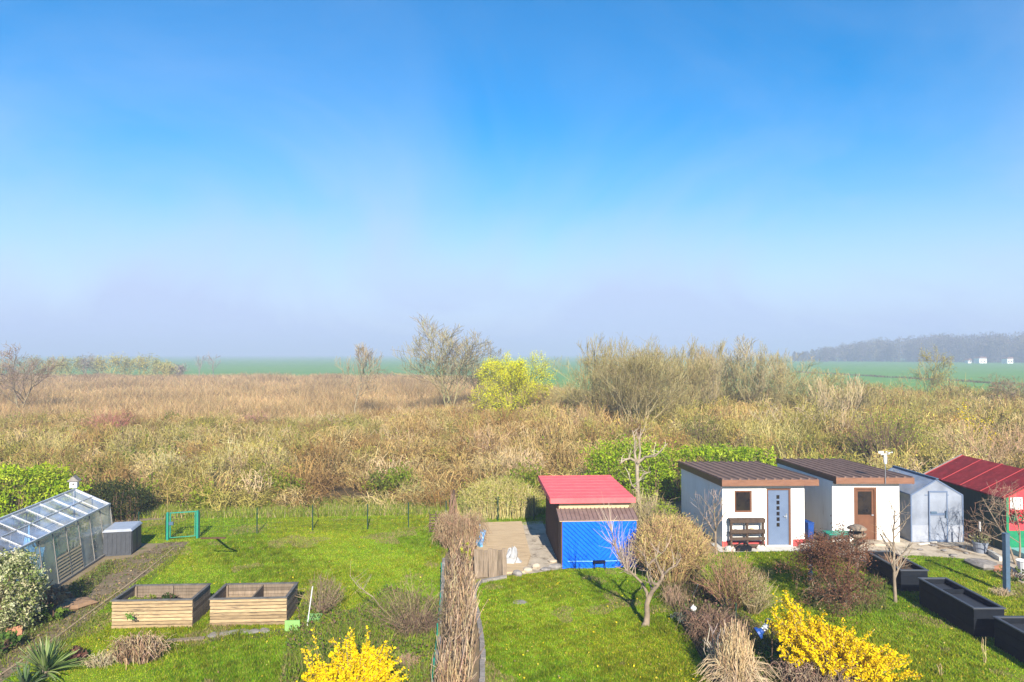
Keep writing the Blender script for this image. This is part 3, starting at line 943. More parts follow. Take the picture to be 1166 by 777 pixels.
for i, (px, Y, ty, lb) in enumerate([(690, 54, 392, 'hazy olive scrub tree at the left flank of the big pale stemmed one'), (752, 56, 388, 'feathery olive scrub tree close behind the big pale stemmed one'),
        (800, 64, 396, 'feathery yellowish scrub tree right of the big pale stemmed one'), (880, 60, 404, 'low feathery scrub tree above the second brown roof'), (925, 58, 418, 'low yellowish scrub tree at the edge of the green field'),
        (985, 56, 430, 'low olive scrub tree in front of the green field and the wood'), (640, 62, 430, 'low brownish scrub tree right of the yellow willow')]):
    bare_tree('scrub_tree', lb, 'tree', at(px, Y), 360 + i, htop(ty, Y), .035, [(.44, .37, .17), (.38, .31, .13)], leaf=[(.40, .36, .1), (.46, .38, .14)], nleaf=3200, lsize=.065,
              fork=.15, kids=(7, 6, 5), spread=.8, minr=.009, xs=1.3, multi=5, up=.4)
for i, (px, Y, ty) in enumerate([(672, 55, 380), (700, 60, 383), (741, 57, 379), (768, 62, 386), (792, 60, 381), (826, 64, 384), (866, 60, 388), (893, 66, 396)]):
    bare_tree('sapling', 'thin upright budding sapling standing above the scrub between the yellow willow and the wood', 'tree', at(px, Y), 380 + i, htop(ty, Y), .03, [(.36, .30, .14), (.30, .25, .12)], leaf=[(.5, .46, .1)], nleaf=900, lsize=.06,
              group='thin saplings above the scrub', fork=.3, kids=(9, 6, 3), spread=.55, minr=.011, xs=.8, multi=2, up=.55)
# tree row beyond the reeds on the left: each tree its own crown and trunk
kinds = [((.34, .33, .10), 'olive'), ((.29, .29, .14), 'grey-green'), ((.42, .37, .10), 'yellowish'), ((.31, .27, .19), 'grey-brown')]
rowlab = {'olive': 'low olive budding tree in the row beyond the reeds', 'grey-green': 'low grey-green tree in the row beyond the reeds',
          'yellowish': 'low yellowish budding tree in the row beyond the reeds', 'grey-brown': 'low grey-brown leafless tree in the row beyond the reeds'}
rr = np.random.default_rng(401)
spots = [(46, 407, 1), (62, 406, 2), (80, 408, 0), (97, 405, 3), (113, 409, 1), (128, 404, 2), (145, 406, 0), (160, 403, 2), (176, 408, 0), (190, 412, 2), (208, 416, 3), (8, 410, 3), (-8, 407, 0)]
for i, (px, ty, kk) in enumerate(spots):
    Y = 186 + rr.uniform(-6, 8)
    c, nm = kinds[kk]
    hh = htop(ty, Y)
    bare_tree('hedgerow_tree', rowlab[nm], 'tree', at(px, Y), 410 + i, hh, .14, [c, tuple(q * .8 for q in c)], leaf=[c, tuple(q * 1.2 for q in c)], nleaf=1100, lsize=.34,
              group='trees in the row beyond the reeds', fork=.1, kids=(7, 6), lvl=2, spread=.95, minr=.04, xs=1.1, multi=2, sides=(5, 3, 3, 3))
for i, (px, ty, lb) in enumerate([(226, 404, 'left of two thin bare trees at the end of the distant row'), (243, 400, 'right and taller of two thin bare trees at the end of the distant row')]):
    bare_tree('bare_tree', lb, 'tree', at(px, 180), 430 + i, htop(ty, 180), .11, [(.24, .2, .18), (.2, .17, .15)], fork=.25, kids=(7, 5), lvl=2, spread=.8, minr=.035, xs=.9, sides=(5, 3, 3, 3))

# wood on the right, houses in front of it
rr = np.random.default_rng(501)
mb = MB()
n = 0
for i in range(620):
    px = 902 + 470 * rr.uniform(0, 1) ** .9
    d = rr.uniform(0, 1)
    Y = np.interp(px, [900, 1000, 1100, 1370], [590, 570, 520, 430]) + d * 120
    b = at(px, Y)
    hh = (np.interp(px, [900, 930, 960, 1010, 1070, 1370], [5, 10, 15, 20, 22, 24]) + rr.normal(0, 1.6)) * (1 + .1 * d)
    mb.tubes(np.array([[b, b + [0, 0, hh * .5], b + [rr.normal(0, .4), 0, hh * .95]]]), np.array([[.25, .2, .08]]), 4, np.array([[.12, .10, .09]]))
    m = 190
    a = nrm(rr.normal(0, 1, (m, 3))) * rr.uniform(.3, 1, (m, 1)) ** .5
    c = b + a * np.array([hh * .24, hh * .24, hh * .5]) + np.array([0, 0, hh * .48])
    base = [(.13, .105, .09), (.15, .125, .09), (.11, .10, .08), (.17, .15, .09)][rr.integers(0, 4)]
    c[:, 2] = np.abs(c[:, 2])
    leafquads(mb, c, 1.7, pick([base], m, .18, rr), rr, .3)
tag(mb.build('forest', TWIG), 'leafless wood fading into the haze on the right', 'forest', kind='stuff')
m_far_white = M('far_white_wall', (.8, .8, .78), None, .3)
m_far_roof = M('far_roof', (.22, .12, .09), None, .5)
for px, Y, wd, dp, hw, lb in [(1119, 480, 5.6, 5, 3.6, 'white house at the foot of the wood, widest of the three'), (1150, 470, 4.4, 5, 3.4, 'white house at the foot of the wood, rightmost of the three'), (1104, 486, 2.8, 3, 2.2, 'tiny white hut at the foot of the wood, left of the houses')]:
    root = thing('white_house', lb, 'house', at(px, Y), .1)
    b = MB().bx(-wd / 2, wd / 2, 0, dp, 0, hw)
    b.build('wall', m_far_white, root)
    b = MB().extr([(-wd / 2 - .3, hw), (wd / 2 + .3, hw), (wd / 2 - .6, hw + 1.1), (-wd / 2 + .6, hw + 1.1)], -.3, dp + .3)
    b.build('roof', m_far_roof, root)
    for s in (-.25, .25):
        MB().bx(wd * s - .4, wd * s + .4, -.04, 0.01, 1.0, 2.0).build('window', m_dark, root)
# rough ditch line across the right field
mb = MB()
rr = np.random.default_rng(520)
for (x0, y0, x1, y1, n) in [(104, 250, 112, 125, 3600), (60, 118, 112, 106, 1300)]:
    t = rr.uniform(0, 1, n)
    xx = x0 + (x1 - x0) * t + rr.normal(0, .7, n) + .8 * np.sin(t * 40); yy = y0 + (y1 - y0) * t + rr.normal(0, .5, n)
    blades(mb, xx, yy, 0, rr.uniform(.2, .75, n), rr.uniform(.08, .2, n), pick([(.10, .11, .05), (.14, .10, .06), (.22, .18, .1)], n, .2, rr), .6, rr)
tag(mb.build('ditch_grass', GRASS), 'dark rough grass along the ditch in the green field', 'grass', kind='stuff')
#PART3
# ------------------------------------------------------------------ white sheds
def wallgrid(mb, x0, x1, z0, z1, y0, y1, holes):
    xs = sorted({x0, x1, *[h[0] for h in holes], *[h[1] for h in holes]})
    zs = sorted({z0, z1, *[h[2] for h in holes], *[h[3] for h in holes]})
    nx, nz_ = len(xs), len(zs)
    idx = lambda i, j, k: (k * nz_ + j) * nx + i
    v = [(x, y, z) for y in (y0, y1) for z in zs for x in xs]
    solid = {(i, j) for i in range(nx - 1) for j in range(nz_ - 1)
             if not any(h[0] <= xs[i] and xs[i + 1] <= h[1] and h[2] <= zs[j] and zs[j + 1] <= h[3] for h in holes)}
    f = []
    for i, j in solid:
        f.append([idx(i, j, 0), idx(i + 1, j, 0), idx(i + 1, j + 1, 0), idx(i, j + 1, 0)])
        f.append([idx(i, j + 1, 1), idx(i + 1, j + 1, 1), idx(i + 1, j, 1), idx(i, j, 1)])
        for di, dj, a, b in ((-1, 0, (i, j + 1), (i, j)), (1, 0, (i + 1, j), (i + 1, j + 1)), (0, -1, (i, j), (i + 1, j)), (0, 1, (i + 1, j + 1), (i, j + 1))):
            if (i + di, j + dj) not in solid:
                f.append([idx(*b, 0), idx(*a, 0), idx(*a, 1), idx(*b, 1)])
    mb.add(v, f)

def ribbed(mb, x0, x1, y0, y1, z0, z1, pitch, hgt, th=.03):
    n = max(2, int(round((x1 - x0) / pitch)))
    p = (x1 - x0) / n
    up = []
    for i in range(n):
        a = x0 + i * p
        up += [(a, hgt), (a + p * .12, hgt), (a + p * .22, 0), (a + p * .9, 0)]
    up.append((x1, hgt))
    k = len(up)
    v = [(x, y0, z0 + z) for x, z in up] + [(x, y1, z1 + z) for x, z in up] + [(x, y0, z0 - th) for x, z in up] + [(x, y1, z1 - th) for x, z in up]
    f = []
    for i in range(k - 1):
        f += [[i, i + 1, k + i + 1, k + i], [2 * k + i, 3 * k + i, 3 * k + i + 1, 2 * k + i + 1], [i, 2 * k + i, 2 * k + i + 1, i + 1], [k + i, k + i + 1, 3 * k + i + 1, 3 * k + i]]
    f += [[0, k, 3 * k, 2 * k], [k - 1, 3 * k - 1, 4 * k - 1, 2 * k - 1]]
    mb.add(v, f)
    return mb

def white_shed(label, loc, rz, W, D, zf, zb, holes, over_r, over_l=.06):
    root = thing('garden_shed', label, 'shed', loc, rz)
    b = MB()
    wallgrid(b, 0, W, 0, zf, 0, .14, holes)
    def zz(y): return zf + (zb - zf) * y / D
    for xx in (0, W - .14):
        b.hexa([(xx, .14, 0), (xx + .14, .14, 0), (xx + .14, D, 0), (xx, D, 0), (xx, .14, zf), (xx + .14, .14, zf), (xx + .14, D, zb), (xx, D, zb)])
    b.bx(.14, W - .14, D - .14, D, 0, zb - .02)
    b.build('wall', m_white, root)
    MB().bx(.14, W - .14, .14, D - .14, .02, .06).build('floor', m_concrete, root)
    b = MB()
    s = (zb - zf) / D
    ribbed(b, -over_l, W + over_r, -.20, D + .2, zf + .17 - s * .2, zb + .17 + s * .2, .30, .045, .04)
    rf = b.build('roof', m_rooftile, root)
    b = MB()
    b.bx(-over_l - .03, W + over_r + .03, -.25, -.21, zf - .03, zf + .185)
    b.build('fascia', m_copper, rf)
    for xx in (-over_l - .03, W + over_r + .002):
        b = MB()
        b.hexa([(xx, -.208, zf - .05), (xx + .028, -.208, zf - .05), (xx + .028, D + .2, zb - .05), (xx, D + .2, zb - .05),
                (xx, -.208, zf + .185), (xx + .028, -.208, zf + .185), (xx + .028, D + .2, zb + .185), (xx, D + .2, zb + .185)])
        b.build('verge_board', m_brown, rf)
    b = MB()
    nn = max(2, int(round((W + over_r + over_l) / .30)))
    for i in range(1, nn):
        xx = -over_l + (W + over_r + over_l) * i / nn - .02
        za, zb2 = zf + .17 - s * .2 + .004, zb + .17 + s * .2 + .004
        b.hexa([(xx, -.19, za - .02), (xx + .02, -.19, za - .02), (xx + .02, D + .19, zb2 - .02), (xx, D + .19, zb2 - .02), (xx, -.19, za), (xx + .02, -.19, za), (xx + .02, D + .19, zb2), (xx, D + .19, zb2)])
    b.build('roof_seam', m_seam, rf)
    b = MB()
    b.hexa([(.01 - over_l, -.2, zf + .02), (W + over_r, -.2, zf + .02), (W + over_r, D + .2, zb + .02), (.01 - over_l, D + .2, zb + .02),
            (.01 - over_l, -.2, zf + .10), (W + over_r, -.2, zf + .10), (W + over_r, D + .2, zb + .10), (.01 - over_l, D + .2, zb + .10)])
    b.build('soffit', m_brown, rf)
    return root

S1 = G(822.7, 623.6)
W1 = 2.92
D1 = 5.2
sh = white_shed('white garden shed with a blue-grey door, red plinth and brown sheet roof', S1, .03, W1, D1, 2.22, 1.98,
                [(.43, 1.05, 1.22, 1.99), (1.57, 2.44, .06, 2.06)], .38)
MB().bx(-.02, 1.50, -.022, 0, .0, .22).build('plinth', m_redplinth, sh)
MB().bx(2.50, W1 + .02, -.022, 0, 0, .27).build('plinth', m_redplinth, sh)
b = MB()
for q in [(.43, .49, 1.22, 1.99), (.99, 1.05, 1.22, 1.99), (.49, .99, 1.93, 1.99), (.49, .99, 1.22, 1.28)]:
    b.bx(q[0], q[1], .02, .09, q[2], q[3])
wf = b.build('window', m_brown, sh)
MB().bx(.49, .99, .05, .06, 1.28, 1.93).build('pane', m_dark, wf)
MB().bx(.38, 1.10, -.05, .02, 1.175, 1.215).build('sill', m_whiteplastic, wf)
b = MB()
for q in [(1.57, 1.635, .06, 2.06), (2.375, 2.44, .06, 2.06), (1.635, 2.375, 1.995, 2.06)]:
    b.bx(q[0], q[1], .02, .10, q[2], q[3])
dr = b.build('door_frame', m_brown, sh)
d = MB()
holes = [(1.945, 2.055, .70 + i * .195, .70 + i * .195 + .135) for i in range(6)]
wallgrid(d, 1.637, 2.373, .07, 1.993, .05, .09, holes)
door = d.build('door', m_bluegrey, sh)
b = MB()
for hq in holes:
    b.bx(hq[0], hq[1], .07, .08, hq[2], hq[3])
b.build('door_pane', m_dark, door)
b = MB()
for q in [(1.665, 1.68, .12, 1.95), (2.325, 2.34, .12, 1.95)]:
    b.bx(q[0], q[1], .044, .05, q[2], q[3])
b.build('door_moulding', m_bluegrey, door)
b = MB().bx(2.27, 2.31, .035, .05, .98, 1.16)
b.tube([(2.29, .04, 1.08), (2.29, -.01, 1.08), (2.18, -.01, 1.08)], .012, 6)
b.build('handle', m_metal, door)

# pallet shelf against its wall
ps = thing('pallet_shelf', 'dark pallet shelf leaning under the brown window of the white shed', 'shelf', S1 + np.array([.20, -.30, .03]), .03)
for xx in (0, .56, 1.12):
    MB().bx(xx, xx + .07, .04, .14, 0, 1.0).build('upright', m_darkwood, ps)
for z0, hgt in ((.06, .10), (.30, .10), (.52, .15), (.90, .11)):
    MB().bx(-.02, 1.21, 0, .04, z0, z0 + hgt).build('front_board', m_darkwood, ps)
for z0 in (.06, .52, 1.0):
    MB().bx(-.03, 1.22, .0, .22, z0 + .002, z0 + .03).build('shelf', m_darkwood, ps)
for px_, lb, m_ in ((.28, 'grey-white ornament on the middle ledge of the pallet shelf', m_whiteplastic), (.78, 'pale wooden block on the middle ledge of the pallet shelf', m_cream)):
    o = MB().lathe([(0, 0), (.08, 0), (.10, .06), (.06, .13), (.03, .16), (0, .165)], 10).build('ornament', m_, None, S1 + np.array([.2 + px_, -.16, .58]))
    tag(o, lb, 'ornament')

S2 = np.array([(946 - 583) / 777 * 24.75, 24.75, 0])
W2, D2 = 2.42, 5.1
sh = white_shed('white garden shed with a brown half-glazed door, beside the small grey glasshouse', S2, 0, W2, D2, 2.18, 2.02,
                [(.78, 1.60, .03, 1.98)], .38, -.06)
b = MB()
for q in [(.78, .86, .03, 1.98), (1.52, 1.60, .03, 1.98), (.86, 1.52, 1.90, 1.98)]:
    b.bx(q[0], q[1], .0, .10, q[2], q[3])
b.build('door_frame', m_brown, sh)
d = MB()
wallgrid(d, .862, 1.518, .035, 1.898, .04, .085, [(.94, 1.44, .98, 1.82)])
door = d.build('door', m_brown, sh)
MB().bx(.94, 1.44, .06, .07, .98, 1.82).build('pane', m_dark, door)
b = MB()
for q in [(.96, 1.42, .16, .80)]:
    b.bx(q[0], q[1], .032, .04, q[2], q[3])
b.build('panel', m_brown, door)
b = MB().tube([(1.47, .04, .98), (1.47, -.02, .98), (1.40, -.02, .98)], .014, 6)
b.build('handle', m_metal, door)
MB().bx(.7, 1.75, -.55, -.01, 0, .10).build('step', m_concrete, sh, bevel=.01)

# weather station on that roof
wp = P(1007, 545, 24.52)
ws = thing('weather_station', 'white weather sensor on a thin pole at the front of the brown roof', 'weather station', (wp[0], wp[1] - .06, 2.15))
MB().tube([(0, 0, 0), (0, 0, 1.0)], .014, 6).build('pole', m_metal, ws)
b = MB().lathe([(0, .72), (.045, .72), (.06, .78), (.06, .98), (.045, 1.02), (0, 1.02)], 12)
b.bar((-.16, 0, 1.05), (.16, 0, 1.08), .035, .03)
b.build('sensor_body', m_whiteplastic, ws)
b = MB()
for a in (0, 2.1, 4.2):
    b.bar((.14, 0, 1.12), (.14 + .09 * math.cos(a), .09 * math.sin(a), 1.12), .012)
    b.lathe([(0, -.03), (.03, 0), (.03, .03), (0, .03)], 8, (.14 + .1 * math.cos(a), .1 * math.sin(a), 1.12))
b.build('wind_cups', m_whiteplastic, ws)
b = MB().bar((-.24, 0, 1.13), (-.06, 0, 1.13), .012, .08)
b.build('wind_vane', m_whiteplastic, ws)

# things between and before the sheds
o = MB().box((0, 0, .34), (.20, .42, .62), top=1.18)
o.box((0, 0, .68), (.26, .5, .05)); o.tube([(-.13, .22, .06), (.13, .22, .06)], .07, 8)
bb = P(919, 612, 25.0)
tag(o.build('blue_bin', m_bluebin, None, (bb[0], 25.0, 0), .2, bevel=.015), 'narrow blue plastic bin in the gap between the white sheds', 'bin')
gp = G(960, 622)
gb = thing('garden_bench', 'low green slatted bench by the second white shed', 'bench', (gp[0] - .02, gp[1] + .15, 0))
b = MB()
for i in range(5):
    b.bx(-.5, .5, -.2 + i * .11, -.11 + i * .11, .40, .43)
b.build('seat', m_green, gb)
b = MB()
for sx in (-.44, .40):
    for sy in (-.16, .24):
        b = MB().bx(sx, sx + .05, sy, sy + .05, 0, .40); b.build('leg', m_dkgreen, gb)
fp = P(976, 640, 20.9)
bf = thing('bird_feeder', 'weathered bird table with curved roof on a post by the red-brown shrub', 'bird feeder', (fp[0], 20.9, 0))
MB().tube([(0, 0, 0), (.01, 0, 1.18)], .045, 7).build('post', m_greywood, bf)
b = MB().lathe([(0, 1.17), (.12, 1.18), (.22, 1.24), (.26, 1.34), (.23, 1.34), (.2, 1.28), (0, 1.24)], 14)
b.build('tray', m_greywood, bf, smooth=True)
for a in (.5, 2.1, 3.7, 5.3):
    MB().tube([(.2 * math.cos(a), .2 * math.sin(a), 1.3), (.2 * math.cos(a), .2 * math.sin(a), 1.5)], .018, 5).build('roof_post', m_darkwood, bf)
MB().lathe([(.27, 1.46), (.28, 1.49), (.20, 1.55), (.1, 1.59), (0, 1.6), (0, 1.48), (.26, 1.46)], 16).build('roof', m_greywood, bf, smooth=True)
lp = G(923, 662)
o = MB()
tw = [(.055 + .02 * math.sin(i * 1.9), i * .058) for i in range(21)]
o.lathe(tw + [(0, 1.17)], 9)
tag(o.build('wrapped_post', m_birch, None, lp, smooth=True), 'short post wrapped in peeling grey and white bark by the red-brown shrub', 'post')
o = MB().box((0, 0, .09), (.5, .22, .18), top=1.1)
o.tube([(-.18, 0, .15), (-.12, 0, .30), (.1, 0, .33), (.2, 0, .16)], .03, 6)
q = G(846, 628)
tag(o.build('trug', m_black, None, q, bevel=.01), 'dark garden trug on the footing below the pallet shelf', 'trug')
for i, (px, py, s, lb) in enumerate([(831, 628, .17, 'pale stone at the left corner of the red plinth'), (866, 626, .15, 'pale stone before the blue-grey door'), (914, 624, .13, 'small pale stone at the right corner of the shed front')]):
    rr = np.random.default_rng(600 + i)
    o = MB().lathe([(0, 0), (s, 0), (s * 1.1, s * .5), (s * .7, s), (0, s * 1.05)], 9)
    o.v[0] = o.v[0] * rr.uniform(.85, 1.15, o.v[0].shape)
    tag(o.build('stone', m_concrete_pale, None, G(px, py) + np.array([0, 0, .0]), smooth=True), lb, 'stone')

# ------------------------------------------------------------------ red roofed shed with blue sheet
A = G(640.7, 647.7); Wd = 2.30
rs = thing('red_roofed_shed', 'brown board shed with a red felt roof and lean-to hung with a blue sheet', 'shed', A, .06)
b = MB()
for i in range(28):                           # vertical boards, left side
    y = .75 + i * .125
    b.bx(-.06 - (.012 if i % 2 else 0), -.03, y, y + .118, 0, 2.03 + .04 * i / 27)
b.bx(-.03, 2.32, .75, .80, 0, 2.03); b.bx(2.29, 2.32, .80, 4.2, 0, 2.03); b.bx(-.03, 2.32, 4.2, 4.25, 0, 2.06); b.bx(-.03, 0, .80, 4.2, 0, 2.03)
b.build('wall', m_shedboard, rs)
MB().bx(-.02, 2.3, .725, .748, 1.55, 2.02).build('header_board', m_cream, rs)
b = MB()
v0, v1 = 2.10, 2.14
b.hexa([(-.30, .55, v0 - .05), (2.45, .55, v0 - .05), (2.45, 4.45, v1 - .05), (-.30, 4.45, v1 - .05), (-.30, .55, v0), (2.45, .55, v0), (2.45, 4.45, v1), (-.30, 4.45, v1)])
for i in range(8):                            # lap seams of the felt
    y = .9 + i * .5
    z = v0 + (v1 - v0) * (y - .55) / 3.9
    b.box((1.075, y, z + .004), (2.75, .05, .012))
rf = b.build('roof', m_red_roof, rs)
b = MB().bx(-.32, 2.47, .51, .548, v0 - .16, v0 + .012)
b.hexa([(-.34, .548, v0 - .15), (-.302, .548, v0 - .15), (-.302, 4.45, v1 - .15), (-.34, 4.45, v1 - .15), (-.34, .548, v0 + .012), (-.302, .548, v0 + .012), (-.302, 4.45, v1 + .012), (-.34, 4.45, v1 + .012)])
b.build('fascia', m_red_roof, rf)
b = MB()
ribbed(b, -.12, 2.42, -.06, .72, 1.53, 1.73, .14, .03, .015)
lr = b.build('lean_to_roof', m_leanto, rs)
MB().bx(-.10, 2.40, -.05, -.02, 1.49, 1.532).build('batten', m_cream, lr)
b = MB()
for xx in (-.05, 2.27):
    b.bx(xx, xx + .07, .0, .07, 0, 1.5)
b.bx(-.05, -.02, .07, .72, 0, 1.55); b.bx(2.31, 2.34, .07, .72, 0, 1.55)
b.build('lean_to_frame', m_shedboard, rs)
# blue sheet with shallow folds
n, k = 40, 24
xs = np.linspace(-.01, 2.36, n); zs = np.linspace(0.0, 1.5, k)
XX, ZZ = np.meshgrid(xs, zs)
fold = .005 * np.sin((XX - 1.25) * np.sign(XX - 1.0) * 13 + ZZ * 16) * (1 - ZZ / 1.6) + .02 * np.sin(XX * 5.0) * np.clip(.3 - ZZ, 0, 1) * 1.0
YY = -.03 - fold
ZZ = ZZ + np.where(ZZ < .01, .04 * np.sin(XX * 7), 0)
vv = np.stack([XX, YY, ZZ], -1).reshape(-1, 3)
ff = [[j * n + i, j * n + i + 1, (j + 1) * n + i + 1, (j + 1) * n + i] for j in range(k - 1) for i in range(n - 1)]
bs = MB().add(vv, ff).build('blue_sheet', m_blue, rs, smooth=True)
b = MB()
for sgn, xa_, xb_ in ((1, .02, 1.14), (-1, 1.18, 2.33)):   # diagonal joints meeting in a chevron
    for k_ in range(-8, 14):
        c0 = .15 * k_ + .07
        if sgn > 0:
            x0_, x1_ = xa_, xb_
            z0_, z1_ = c0 + 1.0, c0 + 1.0 - (x1_ - x0_) * .95
        else:
            x0_, x1_ = xa_, xb_
            z1_ = c0 + 1.0
            z0_ = z1_ - (x1_ - x0_) * .95
        t0_, t1_ = 0.0, 1.0
        dz = z1_ - z0_
        for lim, side in ((.06, -1), (1.46, 1)):
            tt_ = (lim - z0_) / dz
            if 0 < tt_ < 1:
                if (z0_ - lim) * side > 0: t0_ = max(t0_, tt_)
                else: t1_ = min(t1_, tt_)
            elif (z0_ - lim) * side > 0:
                t1_ = -1
        if t1_ - t0_ > .05:
            q0 = (x0_ + (x1_ - x0_) * t0_, -.046, z0_ + dz * t0_); q1 = (x0_ + (x1_ - x0_) * t1_, -.046, z0_ + dz * t1_)
            b.bar(q0, q1, .012, .012)
b.build('sheet_joint', m_bluejoint, bs)
b = MB().tube([(.15, -.065, .25), (1.1, -.065, .235), (2.1, -.065, .24)], .012, 6)
b.build('sheet_cord', m_bluebag, bs)
q = G(681, 646.5)
ct = thing('garden_chair', 'small black folding chair standing against the blue sheet', 'chair', (q[0], q[1] - .05, 0), .15)
for xx in (-.17, .17):
    MB().tube([(xx, 0, 0), (xx, .05, .45)], .016, 6).build('back_leg', m_black, ct)
    MB().tube([(xx, -.2, 0), (xx, -.14, .24)], .016, 6).build('front_leg', m_black, ct)
MB().bx(-.19, .19, -.2, .04, .23, .26).build('seat', m_black, ct)
MB().bx(-.19, .19, .03, .06, .36, .46).build('backrest', m_black, ct)

# patio left of that shed
def slab(name, pts, z0, z1, mat, label, cat, jit=0):
    n = len(pts)
    v = [(p[0], p[1], z0) for p in pts] + [(p[0], p[1], z1) for p in pts]
    me = MB()
    f = [[i, (i + 1) % n, n + (i + 1) % n, n + i] for i in range(n)]
    me.add(v, f)
    me.add([(p[0], p[1], z1) for p in pts] + [(np.mean([p[0] for p in pts]), np.mean([p[1] for p in pts]), z1)], [[i, (i + 1) % n, n] for i in range(n)])
    return tag(me.build(name, mat), label, cat)
slab('board_floor', pxpoly([(545, 597), (594, 595.5), (604, 634), (598, 653), (560, 655), (541, 652)]), .005, .07, m_ply, 'pale plywood floor left of the red roofed shed', 'floor boards')
pl = thing('log_palisade', 'row of upright weathered boards at the front of the plywood floor', 'palisade', G(556, 659))
p0, p1 = G(540, 658), G(577, 657)
for i in range(7):
    t = (i + .5) / 7
    c = p0 * (1 - t) + p1 * t - G(556, 659)
    b = MB().box((c[0], c[1] + .02 * (i % 2), .43 - .01 * (i % 3)), (.135, .06, .86 - .03 * (i % 3)), ry=.02 * ((i % 3) - 1))
    b.build('board', m_greywood, pl, bevel=.01)
rr = np.random.default_rng(640)
def stone(name, px, py, s, mat, label, cat='stone', sq=.6, z=.02, seed=0):
    r2 = np.random.default_rng(int(px * 7 + py))
    o = MB()
    prof = [(0, 0), (s * .9, 0), (s * 1.05, s * sq * .45), (s * .8, s * sq * .85), (s * .35, s * sq), (0, s * sq)]
    o.lathe(prof, 11)
    a = r2.uniform(.82, 1.18, (11,))
    vv = o.v[0].reshape(len(prof), 11, 3)
    vv[..., :2] *= a[None, :, None]
    vv[..., 0] *= 1.2
    o.v[0] = vv.reshape(-1, 3)
    return tag(o.build(name, mat, None, G(px, py) + np.array([0, 0, z]), rz=r2.uniform(0, 3)), label, cat)
stone('stone', 600.5, 651, .13, m_concrete, 'round pale stone on the edge by the palisade', sq=.9)
stone('stone', 611, 648, .10, m_concrete, 'small upright stone right of the round pale one', sq=1.6)
stone('stone', 589, 656, .13, m_stone, 'brown grey stone at the end of the palisade', sq=1.2)
stone('stone', 622, 650, .16, m_stone, 'flat grey stone near the corner of the blue sheet', sq=.5)
stone('stone', 633, 648, .18, m_stone, 'grey rubble stone at the corner of the blue sheet', sq=.8)
stone('stone', 629, 641, .12, m_concrete, 'small broken stone beside the brown shed wall', sq=.8)
stone('stone', 591, 686, .17, m_stone, 'flat grey stone lying in the middle lawn', sq=.18, z=.0)
def crumple(name, loc, sz, mat, label, cat, seed, n=14):
    r2 = np.random.default_rng(seed)
    th = np.linspace(0, math.pi / 2, 6)
    a = np.arange(n) * 2 * math.pi / n
    v = []
    for t in th:
        for q in a:
            k = 1 + r2.normal(0, .32)
            v.append((math.cos(t) * math.cos(q) * sz[0] * k, math.cos(t) * math.sin(q) * sz[1] * k, math.sin(t) * sz[2] * (1 + r2.normal(0, .25))))
    f = [[i * n + j, i * n + (j + 1) % n, (i + 1) * n + (j + 1) % n, (i + 1) * n + j] for i in range(5) for j in range(n)]
    return tag(MB().add(v, f).build(name, mat, None, loc), label, cat)
crumple('plastic_bag', G(583, 642) + np.array([0, 0, .07]), (.2, .2, .40), m_bag, 'crumpled white plastic bag on the plywood floor', 'bag', 3)
crumple('plastic_bag', G(546, 621) + np.array([0, 0, .06]), (.18, .5, .55), m_bluebag, 'light blue plastic sack at the left edge of the plywood floor', 'bag', 5)

# ------------------------------------------------------------------ small grey glasshouse
g0 = np.array([14.4, 24.75, 0])
gw, gd, ge, ga = 1.86, 2.75, 1.70, 2.25
gh = thing('greenhouse', 'small grey-blue polycarbonate glasshouse with a gable door beside the second white shed', 'greenhouse', g0)
b = MB()
for y in (0, gd / 2, gd):
    for xx in (0, gw):
        b.bar((xx, y, 0), (xx, y, ge), .045)
    b.bar((0, y, ge), (gw / 2, y, ga), .045); b.bar((gw, y, ge), (gw / 2, y, ga), .045)
for xx, z in ((0, ge), (gw, ge), (gw / 2, ga), (0, .02), (gw, .02)):
    b.bar((xx, 0, z), (xx, gd, z), .05)
b.bar((0, 0, .03), (gw, 0, .03), .05); b.bar((.5, 0, ge), (1.36, 0, ge), .03)
frm = b.build('frame', m_bluegrey, gh)
MB().add([(.0, .0, .03), (gw, 0, .03), (gw, 0, ge), (gw / 2, 0, ga), (0, 0, ge)], [[0, 1, 2, 3, 4]]).build('gable_glass', g_poly, gh)
MB().quad((0, 0, .03), (0, gd, .03), (0, gd, ge), (0, 0, ge)).build('side_glass', g_poly, gh)
MB().quad((gw, 0, .03), (gw, gd, .03), (gw, gd, ge), (gw, 0, ge)).build('side_glass', g_poly, gh)
MB().quad((-.02, -.03, ge + .02), (-.02, gd, ge + .02), (gw / 2, gd, ga + .02), (gw / 2, -.03, ga + .02)).build('roof_glass', g_poly, gh)
MB().quad((gw + .02, -.03, ge + .02), (gw + .02, gd, ge + .02), (gw / 2, gd, ga + .02), (gw / 2, -.03, ga + .02)).build('roof_glass', g_poly, gh)
MB().bx(gw / 2 - .05, gw / 2 + .05, -.06, gd + .03, ga + .025, ga + .06).build('ridge_cap', m_slate, gh)
b = MB()
for q in ((.62, .66, .04, 1.85), (1.26, 1.30, .04, 1.85), (.66, 1.26, 1.80, 1.85), (.66, 1.26, .98, 1.06), (.66, 1.26, .04, .10)):
    b.bx(q[0], q[1], -.05, -.012, q[2], q[3])
dr = b.build('door', m_bluegrey, gh)
MB().bx(.66, 1.26, -.035, -.028, .10, 1.80).build('door_glass', g_poly, dr)
b = MB().bx(1.20, 1.24, -.09, -.05, .9, 1.15).bx(.68, .9, -.07, -.05, 1.04, 1.12)
b.build('handle', m_slate, dr)
MB().bx(.02, .6, -.03, -.008, .03, .62).build('lower_panel', m_greylid, gh)
MB().bx(1.32, gw - .02, -.03, -.008, .03, .62).build('lower_panel', m_greylid, gh)
b = MB().bx(.3, 1.56, .8, 2.4, .0, .35)
